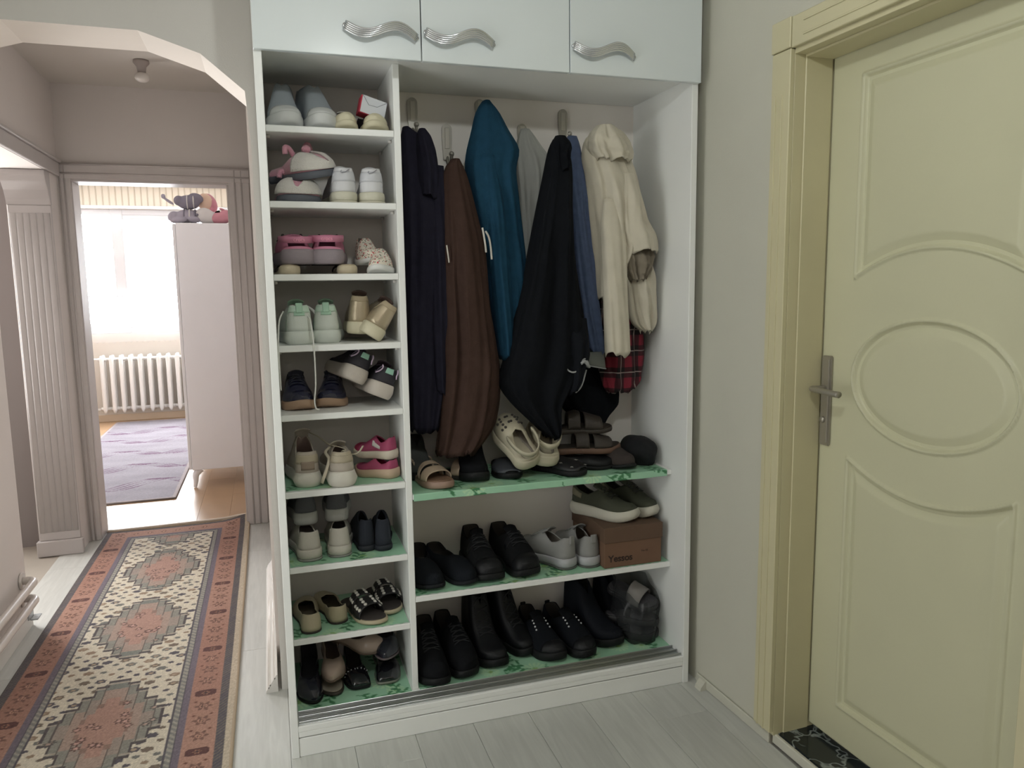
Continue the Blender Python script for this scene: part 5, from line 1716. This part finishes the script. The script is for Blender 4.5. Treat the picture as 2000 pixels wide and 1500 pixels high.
    # borders
    b1 = dE < 0.205 * 0 + 0.178
    inner = (dE >= 0.128) & b1
    img[inner] = GREY
    z_ = np.sin((X + Y) * 2 * PI / 0.026) > 0.1
    img[inner & z_ & (dE > 0.152)] = col('9a958a')
    img[inner & (dE < 0.150)] = PURP
    img[inner & ((dE > 0.172) | (np.abs(dE - 0.151) < 0.003))] = DARK
    main = (dE >= 0.030) & (dE < 0.128)
    tone = 0.5 + 0.5 * np.sin(Y * 5.0 + 1.0)
    img[main] = (RED[None] * (1 - tone[main][:, None]) + ORA[None] * tone[main][:, None])
    yy_ = y0 + 0.06
    k = 0
    while yy_ < y1:
        for cx in (x0 + 0.074, x1 - 0.100):
            if k % 4 == 3:
                m = (np.abs(X - cx) < .036) & (np.abs(Y - yy_) < .020) & (np.abs(X - cx) / .045 + np.abs(Y - yy_) / .03 < 1.2)
                img[m] = col('5e4340')
                flower(cx, yy_, .014, col('8f6a58'), col('4f4040'))
            else:
                flower(cx, yy_, .030, col('765a50'), col('b98f7e'), .5)
                flower(cx, yy_, .011, col('54433e'), col('a9836f'), .5)
                flower(cx + .028, yy_ + .035, .007, col('704f44'))
                flower(cx - .028, yy_ + .035, .007, col('704f44'))
        yy_ += 0.088
        k += 1
    k = 0
    xx_ = x0 + 0.16
    while xx_ < x1 - 0.18:
        for cy in (y1 - 0.085, y0 + 0.085):
            flower(xx_, cy, .018, col('6a4f46'), col('c29a84'), .5)
        xx_ += 0.075
    outer_ = (dE < 0.030)
    img[outer_] = DARK
    img[outer_ & (np.sin((X - Y) * 2 * PI / 0.018) > 0.5)] = col('6e665e')
    img[dr < 0.022] = SELV
    img *= (1 + 0.05 * nz)[..., None]
    img = np.clip(img, 0.01, 1)
    Z = 0.009 + 0.0008 * nz * 0.5 + 0.002 * np.sin(Y * 9) * np.sin(X * 7)
    Z += 0.030 * np.exp(-(((X - x1) / 0.10) ** 2 + ((Y - y1) / 0.07) ** 2))
    o = grid_colored('runner_rug', nx, ny, (X, Y, Z), img, M('runner_wool', '808080', .95, attr='tint', bump=.35, bs=500, spec=.2))
    tag(o, 'long oriental runner rug with stepped medallions and a red border in the corridor', 'rug')
    # bound edge
    P = [(x1 + .002, y, .006) for y in np.linspace(y0, y1 - .1, 20)] + [(x1 + .002, y1 - .05, .015), (x1 + .002, y1, .032)]
    tube('bound_edge', P, .006, M('rug_binding', 'a3927b', .95, bump=.3, bs=400), o, 6)
    tube('bound_edge', [(x0 - .001, y, .005) for y in np.linspace(y0, y1, 12)], .005, M('rug_binding_dark', '5b5452', .95), o, 6)
    P = [(x, y1 + .001, .006 + .030 * math.exp(-((x - x1) / .10) ** 2)) for x in np.linspace(x0, x1, 20)]
    tube('bound_edge', P, .006, M('rug_binding', ''), o, 6)
    return o
runner()

# ---------------------------------------------------------------- corridor fittings
m_pipe = M('white_pipe_enamel', 'd5cec8', .3)
for i, (zz_, lab) in enumerate(((0.222, 'upper white heating pipe along the left wall'), (0.145, 'lower white heating pipe along the left wall'))):
    x = -0.985
    P = [(x, -0.9, zz_ - .0), (x, 0.2, zz_), (x, 1.20, zz_)] + catmull([(x, 1.235, zz_), (x - .012, 1.262, zz_), (x - .045, 1.27, zz_)], 4)
    o = tube('heating_pipe', P, .0165, m_pipe, None, 12)
    tag(o, lab, 'pipe', 'heating pipes')
    V, F = [], []
    lathe_vf([(0, -.004), (.034, -.004), (.036, 0), (.034, .004), (0, .004)], V, F, (-1.035, 1.27, zz_), 20, 'X')
    mesh('wall_rosette', V, F, m_pipe, o)
br = empty('wall_bracket', (-1.02, 1.30, .065))
tag(br, 'small clear plastic bracket on the skirting below the pipes', 'bracket')
m_clear = M('clear_plastic', 'd8dde0', .1, trans=.6)
box('plate', (-.012, -.03, -.02), (.0, .03, .02), m_clear, br, .003)
box('lip', (-.0, -.03, -.02), (.03, .03, -.014), m_clear, br, .002)
lp = empty('corridor_ceiling_light', (-.52, 1.95, CEIL))
tag(lp, 'small ceiling light with a white bulb under the corridor ceiling', 'ceiling light')
V, F = [], []
lathe_vf([(0.0, 0), (.035, 0), (.037, -.012), (.022, -.03), (.018, -.06), (0, -.06)], V, F, (0, 0, 0), 24)
mesh('base', V, F, M('lamp_base_taupe', 'a59b96', .6), lp)
V, F = [], []
ellipsoid_vf((0, 0, -.078), (.034, .034, .024), V, F, 18, 12)
mesh('bulb', V, F, M('lamp_opal', 'd8d2cc', .3), lp)

# ---------------------------------------------------------------- bedroom beyond
FY = 6.9
m_room = M('bedroom_paint', 'ece9e6', .85, bump=.05)
tag(box('floor_bedroom', (-3.0, 2.64, -.06), (1.2, FY + .1, -.009), M('bedroom_underfloor', 'a87850', .5), bev=0), 'orange wood laminate bedroom floor', kind='structure')
flb = bpy.data.objects['floor_bedroom']
m_op = M('orange_laminate', 'b0906f', .30, objrand=.08, var=.05, vsc=6)
i = 0
x = -2.2
while x < 0.45:
    y = 2.66 - offs[i % 9] * 1.2
    while y < FY:
        plank(x, x + .19, max(y, 2.64), min(y + 1.2, FY), m_op, flb)
        y += 1.2
    x += .19
    i += 1
tag(box('ceiling_bedroom', (-3.0, 2.6, 2.56), (1.2, FY + .2, 2.64), m_room, bev=0), 'white bedroom ceiling', kind='structure')
tag(box('wall_bedroom_left', (-3.1, 2.6, -0.05), (-3.0, FY + .1, 2.56), m_room, bev=0), 'cream bedroom wall left', kind='structure')
tag(box('wall_bedroom_right', (0.7, 2.6, -0.05), (0.8, FY + .1, 2.56), m_room, bev=0), 'cream bedroom wall right', kind='structure')
tag(box('wall_bedroom_near', (-3.0, 2.6, -0.05), (-1.24, 2.66, 2.56), m_room, bev=0), 'near bedroom wall beside the doorway', kind='structure')
wx0, wx1, wz0, wz1 = -2.15, -0.45, 0.96, 2.29
wf = prism('wall_bedroom_far', [(-3.0, 0), (0.7, 0), (0.7, 2.56), (-3.0, 2.56)], 'Y', FY, FY + .15, M('bedroom_window_wall_paint', 'cfc7bc', .85, bump=.05))
bm = bmesh.new()
for (a, b, c, d) in ((-3.0, wx0, 0, 2.56), (wx1, 0.7, 0, 2.56), (wx0, wx1, 0, wz0), (wx0, wx1, wz1, 2.56)):
    r_ = bmesh.ops.create_cube(bm, size=1)
    for v in r_['verts']:
        v.co = Vector(((a + b) / 2 + v.co.x * (b - a), FY + .075 + v.co.y * .15, (c + d) / 2 + v.co.z * (d - c)))
bm.to_mesh(wf.data)
bm.free()
tag(wf, 'cream bedroom wall around the window', kind='structure')
m_pvc = M('white_pvc', 'c6c4c4', .35)
wn = empty('window_1', ((wx0 + wx1) / 2, FY + .05, wz0))
tag(wn, 'white framed bedroom window flooded with daylight', kind='structure')
ww, wh = (wx1 - wx0), wz1 - wz0
for nm, lo, hi in (('frame_bottom', (-ww / 2, -.03, 0), (ww / 2, .04, .06)), ('frame_top', (-ww / 2, -.03, wh - .06), (ww / 2, .04, wh)),
                   ('frame_side', (-ww / 2, -.03, 0), (-ww / 2 + .06, .04, wh)), ('frame_side', (ww / 2 - .06, -.03, 0), (ww / 2, .04, wh))):
    box(nm, lo, hi, m_pvc, wn, .004)
cxw = (wx0 + wx1) / 2
box('mullion', (-1.556 - cxw, -.035, 0.0), (-1.44 - cxw, .04, wh), m_pvc, wn, .004)
box('sash_rail', (-1.44 - cxw, -.03, .06), (ww / 2 - .06, .03, .11), m_pvc, wn, .004)
box('sash_rail', (-1.44 - cxw, -.03, wh - .11), (ww / 2 - .06, .03, wh - .06), m_pvc, wn, .004)
box('sash_rail', (-ww / 2 + .06, -.03, .06), (-1.556 - cxw, .03, .11), m_pvc, wn, .004)
def glass_mat():
    m = bpy.data.materials.new('window_glass')
    m.use_nodes = True
    nt = m.node_tree
    for n in list(nt.nodes):
        if n.type == 'BSDF_PRINCIPLED': nt.nodes.remove(n)
    tr = nt.nodes.new('ShaderNodeBsdfTransparent')
    gl = nt.nodes.new('ShaderNodeBsdfGlossy')
    gl.inputs['Roughness'].default_value = .02
    mx = nt.nodes.new('ShaderNodeMixShader')
    mx.inputs[0].default_value = .06
    nt.links.new(tr.outputs[0], mx.inputs[1])
    nt.links.new(gl.outputs[0], mx.inputs[2])
    nt.links.new(mx.outputs[0], nt.nodes['Material Output'].inputs[0])
    return m
m_glass = glass_mat()
box('pane', (-ww / 2 + .06, .004, .06), (-1.556 - cxw, .010, wh - .06), m_glass, wn, 0)
box('pane', (-1.44 - cxw, .004, .06), (ww / 2 - .06, .010, wh - .06), m_glass, wn, 0)
# striped valance board above the window
vb = empty('valance', ((wx0 + wx1) / 2, FY, 2.30))
tag(vb, 'cream valance with fine vertical stripes above the bedroom window', 'valance')
m_val = M('valance_cream', 'c0b6a6', .8)
m_val2 = M('valance_stripe', 'a89d8c', .8)
box('board', (-1.2, -.030, .02), (1.7, -.006, .255), m_val, vb, .002)
x = -1.18
while x < 1.68:
    box('stripe', (x, -.034, .02), (x + .014, -.029, .25), m_val2, vb, .001)
    x += .062
box('rail', (-1.2, -.05, -.005), (1.7, -.006, .022), m_pvc, vb, .003)
# sheer curtain
def sheer_mat():
    m = bpy.data.materials.new('sheer_voile')
    m.use_nodes = True
    nt = m.node_tree
    for n in list(nt.nodes):
        if n.type == 'BSDF_PRINCIPLED': nt.nodes.remove(n)
    tr = nt.nodes.new('ShaderNodeBsdfTransparent')
    tl = nt.nodes.new('ShaderNodeBsdfTranslucent')
    tl.inputs[0].default_value = (.85, .86, .88, 1)
    df = nt.nodes.new('ShaderNodeBsdfDiffuse')
    df.inputs[0].default_value = (.85, .85, .85, 1)
    m1 = nt.nodes.new('ShaderNodeMixShader')
    m2 = nt.nodes.new('ShaderNodeMixShader')
    m2.inputs[0].default_value = .16
    nt.links.new(tl.outputs[0], m1.inputs[1])
    nt.links.new(df.outputs[0], m1.inputs[2])
    nt.links.new(tr.outputs[0], m2.inputs[1])
    nt.links.new(m1.outputs[0], m2.inputs[2])
    nt.links.new(m2.outputs[0], nt.nodes['Material Output'].inputs[0])
    return m
nx, nz = 260, 12
xs = np.linspace(-2.2, -0.4, nx + 1)
Xg = np.tile(xs, (nz + 1, 1))
Zg = np.tile(np.linspace(1.36, .86, nz + 1)[:, None], (1, nx + 1))
Zg[-1] += .018 * np.abs(np.sin(xs * PI / .055))
Yg = FY - .075 + .018 * np.sin(Xg * 62 + np.sin(Xg * 9) * 2) * (.6 + .6 * (1.4 - Zg))
o = grid_colored('sheer_curtain', nx, nz, (Xg, Yg, Zg), None, sheer_mat())
tube('curtain_rod', [(-2.22, FY - .06, 1.365), (-.38, FY - .06, 1.365)], .006, m_pvc, o)
for x_ in (-2.2, -.4):
    tube('rod_bracket', [(x_, FY - .062, 1.365), (x_, FY - .0005, 1.365)], .005, m_pvc, o)
tag(o, 'white sheer lace curtain with a scalloped hem along the bottom of the bedroom window', 'curtain')
# radiator
m_rad = M('radiator_enamel', 'e4e1dc', .4)
rd = empty('radiator', (-1.3, FY - .11, .10))
tag(rd, 'cream column radiator under the bedroom window', 'radiator')
sec = None
for i in range(13):
    V, F = [], []
    for yy_ in (-.055, .055):
        P = [(0, yy_, .015), (0, yy_, .05), (0, yy_, .35), (0, yy_, .60), (0, yy_, .635)]
        tube_vf(P, [.012, .022, .022, .022, .012], 10, V, F)
    for zz_ in (.055, .59):
        tube_vf([(0, -.055, zz_), (0, .055, zz_)], .020, 8, V, F)
        tube_vf([(-.047, 0, zz_), (.047, 0, zz_)], .019, 8, V, F)
    if sec is None:
        sec = mesh('column', V, F, m_rad, rd)
        sec.location = (-.42, 0, 0)
    else:
        c = sec.copy(); COL.objects.link(c); c.parent = rd; c.location = (-.42 + .0925 * i, 0, 0)
tube('supply_pipe', catmull([(-.46, 0, .59), (-.50, 0, .595), (-.515, 0, .57), (-.52, .03, .3), (-.52, .03, -.08)], 6), .010, m_rad, rd)
tube('return_pipe', [(-.46, 0, .05), (-.56, 0, .05), (-.9, 0, .05)], .014, m_rad, rd)
V, F = [], []
lathe_vf([(0, -.03), (.018, -.03), (.022, 0), (.018, .03), (0, .03)], V, F, (-.55, 0, .05), 14, 'X')
mesh('valve', V, F, m_rad, rd)
# bedroom skirting
tag(box('baseboard_bedroom', (-3.0, FY - .016, 0), (0.7, FY, .075), M('bedroom_skirting', 'c8b49c', .5), bev=.003), 'beige skirting under the radiator', kind='structure')
# bedroom rug
def bed_rug():
    x0, x1, y0, y1 = -1.62, -0.67, 3.26, 6.72
    nx, ny = 150, 380
    X, Y = np.meshgrid(np.linspace(x0, x1, nx + 1), np.linspace(y0, y1, ny + 1))
    rg = np.random.default_rng(4)
    img = np.empty(X.shape + (3,))
    img[:] = np.array((.53, .51, .54))
    n = np.sin(Y * 14 + np.sin(X * 9) * 1.5) * .5 + np.sin(Y * 31 + X * 6) * .3
    img += (n * .03)[..., None]
    for k, yc_ in enumerate((3.75, 4.35, 4.95, 5.55, 6.1)):
        for j in range(4):
            yl = yc_ + .12 * np.sin((X - x0) * 9 + k * 2 + j * .5) + .10 * (X - x1) + .012 * j
            m = np.abs(Y - yl) < (.008 + .006 * np.sin(X * 30 + j))
            img[m] = (.36, .24, .34)
    ends = np.minimum.reduce([X - x0, x1 - X, Y - y0, y1 - Y])
    img[ends < .02] = (.62, .58, .58)
    img *= (1 + .03 * rg.normal(0, 1, X.shape))[..., None]
    o = grid_colored('bedroom_rug', nx, ny, (X, Y, .012 + 0 * X), np.clip(img, .01, 1), M('bedroom_rug_pile', '808080', .95, attr='tint', bump=.3, bs=300))
    tag(o, 'pale bedroom rug with thin mauve wavy lines', 'rug')
    tube('bound_edge', [(x0, y0, .007), (x1, y0, .007), (x1, y1, .007), (x0, y1, .007), (x0, y0, .007)], .006, M('bed_rug_binding', '8e8482', .9), o, 6)
bed_rug()
# wardrobe
wd = empty('wardrobe', (-.30, 3.50, 0))
tag(wd, 'tall white wardrobe on curved feet in the bedroom', 'wardrobe')
m_wd = M('wardrobe_white', 'ece9ea', .5, var=.01)
box('body', (-.275, 0, .135), (.42, .95, 1.877), m_wd, wd, .003)
for a, b in ((.006, .472), (.478, .944)):
    box('door', (-.297, a, .14), (-.277, b, 1.872), m_wd, wd, .003)
for (x, y) in ((-.255, .03), (-.255, .92), (.40, .03), (.40, .92)):
    P = catmull([(x + .03, y + .01, .136), (x + .0, y, .10), (x - .005, y, .05), (x - .012, y, .004)], 5)
    tube('foot', P, [.030 - .018 * i / (len(P) - 1) for i in range(len(P))], m_wd, wd, 10)
# soft toys on the wardrobe
def toy(name, label, loc, parts, rot=0):
    r = empty(name, loc, (0, 0, rot))
    tag(r, label, 'soft toy', 'soft toys on the wardrobe')
    for nm, mat, ells in parts:
        V, F = [], []
        for c, rad, eul in ells:
            ellipsoid_vf(c, rad, V, F, 16, 10, Euler([math.radians(a) for a in eul]).to_matrix())
        o = mesh(nm, V, F, mat, r)
        if len(ells) > 1:
            md = o.modifiers.new('merge', 'REMESH')
            md.mode = 'VOXEL'
            md.voxel_size = .006
            md.use_smooth_shade = True
    return r
m_tg = M('toy_grey', 'a39ca6', .95, bump=.5, bs=300)
m_tgd = M('toy_grey_dark', '7f7984', .95, bump=.5, bs=300)
m_tw = M('toy_white', 'd2ccc8', .95, bump=.5, bs=300)
m_tp = M('toy_peach', 'd8b9a2', .95, bump=.4, bs=300)
m_tpk = M('toy_pink', 'c98b95', .95, bump=.4, bs=300)
m_tleo = M('toy_speckle', '7c7672', .95, bump=.5, bs=300, var=.6, vsc=90)
zt = 1.877
toy('plush_animal', 'grey striped plush animal lying lowest at the wardrobe corner', (-.50, 3.60, zt), (
    ('body', m_tg, (((0, 0, .05), (.085, .06, .05), (0, 0, 0)), ((-.085, 0, .045), (.045, .04, .042), (0, 0, 0)), ((.05, -.04, .03), (.05, .025, .025), (0, 0, 20)), ((-.05, -.05, .025), (.05, .022, .022), (0, 0, -20)))),
    ('stripe', m_tgd, (((-.02, 0, .052), (.012, .063, .053), (0, 0, 0)),)), ('stripe', m_tw, (((.015, 0, .052), (.012, .063, .053), (0, 0, 0)),)), ('stripe', m_tgd, (((.05, 0, .052), (.012, .060, .051), (0, 0, 0)),))))
toy('plush_animal', 'grey plush animal with a thin tail sitting on top of the striped one', (-.49, 3.60, zt + .098), (
    ('body', m_tgd, (((0, 0, .05), (.075, .055, .05), (0, 0, 0)), ((-.06, -.01, .06), (.035, .035, .035), (0, 0, 0)), ((.05, 0, .08), (.05, .04, .035), (0, 15, 0)))),
    ('tail', m_tg, (((-.125, -.01, .055), (.045, .009, .010), (0, 35, 0)), ((-.158, -.01, .088), (.016, .010, .018), (0, 0, 0)))),
    ('stripe', m_tw, (((-.005, 0, .05), (.010, .058, .053), (0, 0, 0)),)), ('stripe', m_tw, (((.035, 0, .055), (.009, .056, .050), (0, 0, 0)),))))
toy('plush_doll', 'peach plush doll with a rounded hood leaning at the back', (-.385, 3.66, zt + .10), (
    ('head', m_tp, (((0, 0, .06), (.055, .05, .06), (0, -20, 0)),)), ('hood', m_tpk, (((.03, .02, .055), (.045, .05, .07), (0, -25, 0)),))))
toy('plush_pillow', 'cream plush pillow toy lying between the grey animals and the pink one', (-.385, 3.58, zt), (
    ('body', m_tw, (((0, 0, .055), (.065, .05, .055), (0, 25, 0)), ((.035, 0, .045), (.045, .045, .045), (0, 0, 0)))), ('nose', m_tgd, (((-.05, -.035, .06), (.010, .008, .008), (0, 0, 0)),))))
toy('plush_animal', 'pink plush animal lying at the doorway side of the wardrobe top', (-.29, 3.58, zt), (
    ('body', m_tpk, (((0, 0, .04), (.08, .055, .04), (0, 0, 0)), ((.04, 0, .06), (.045, .04, .04), (0, 0, 0)))), ('bow', m_tpk, (((.02, -.01, .10), (.02, .008, .008), (0, 20, 0)),))))
toy('plush_animal', 'speckled grey plush animal half hidden by the door frame', (-.20, 3.58, zt), (('body', m_tleo, (((0, 0, .045), (.045, .05, .045), (0, 0, 0)), ((.02, 0, .075), (.035, .035, .035), (0, 0, 0)))),))
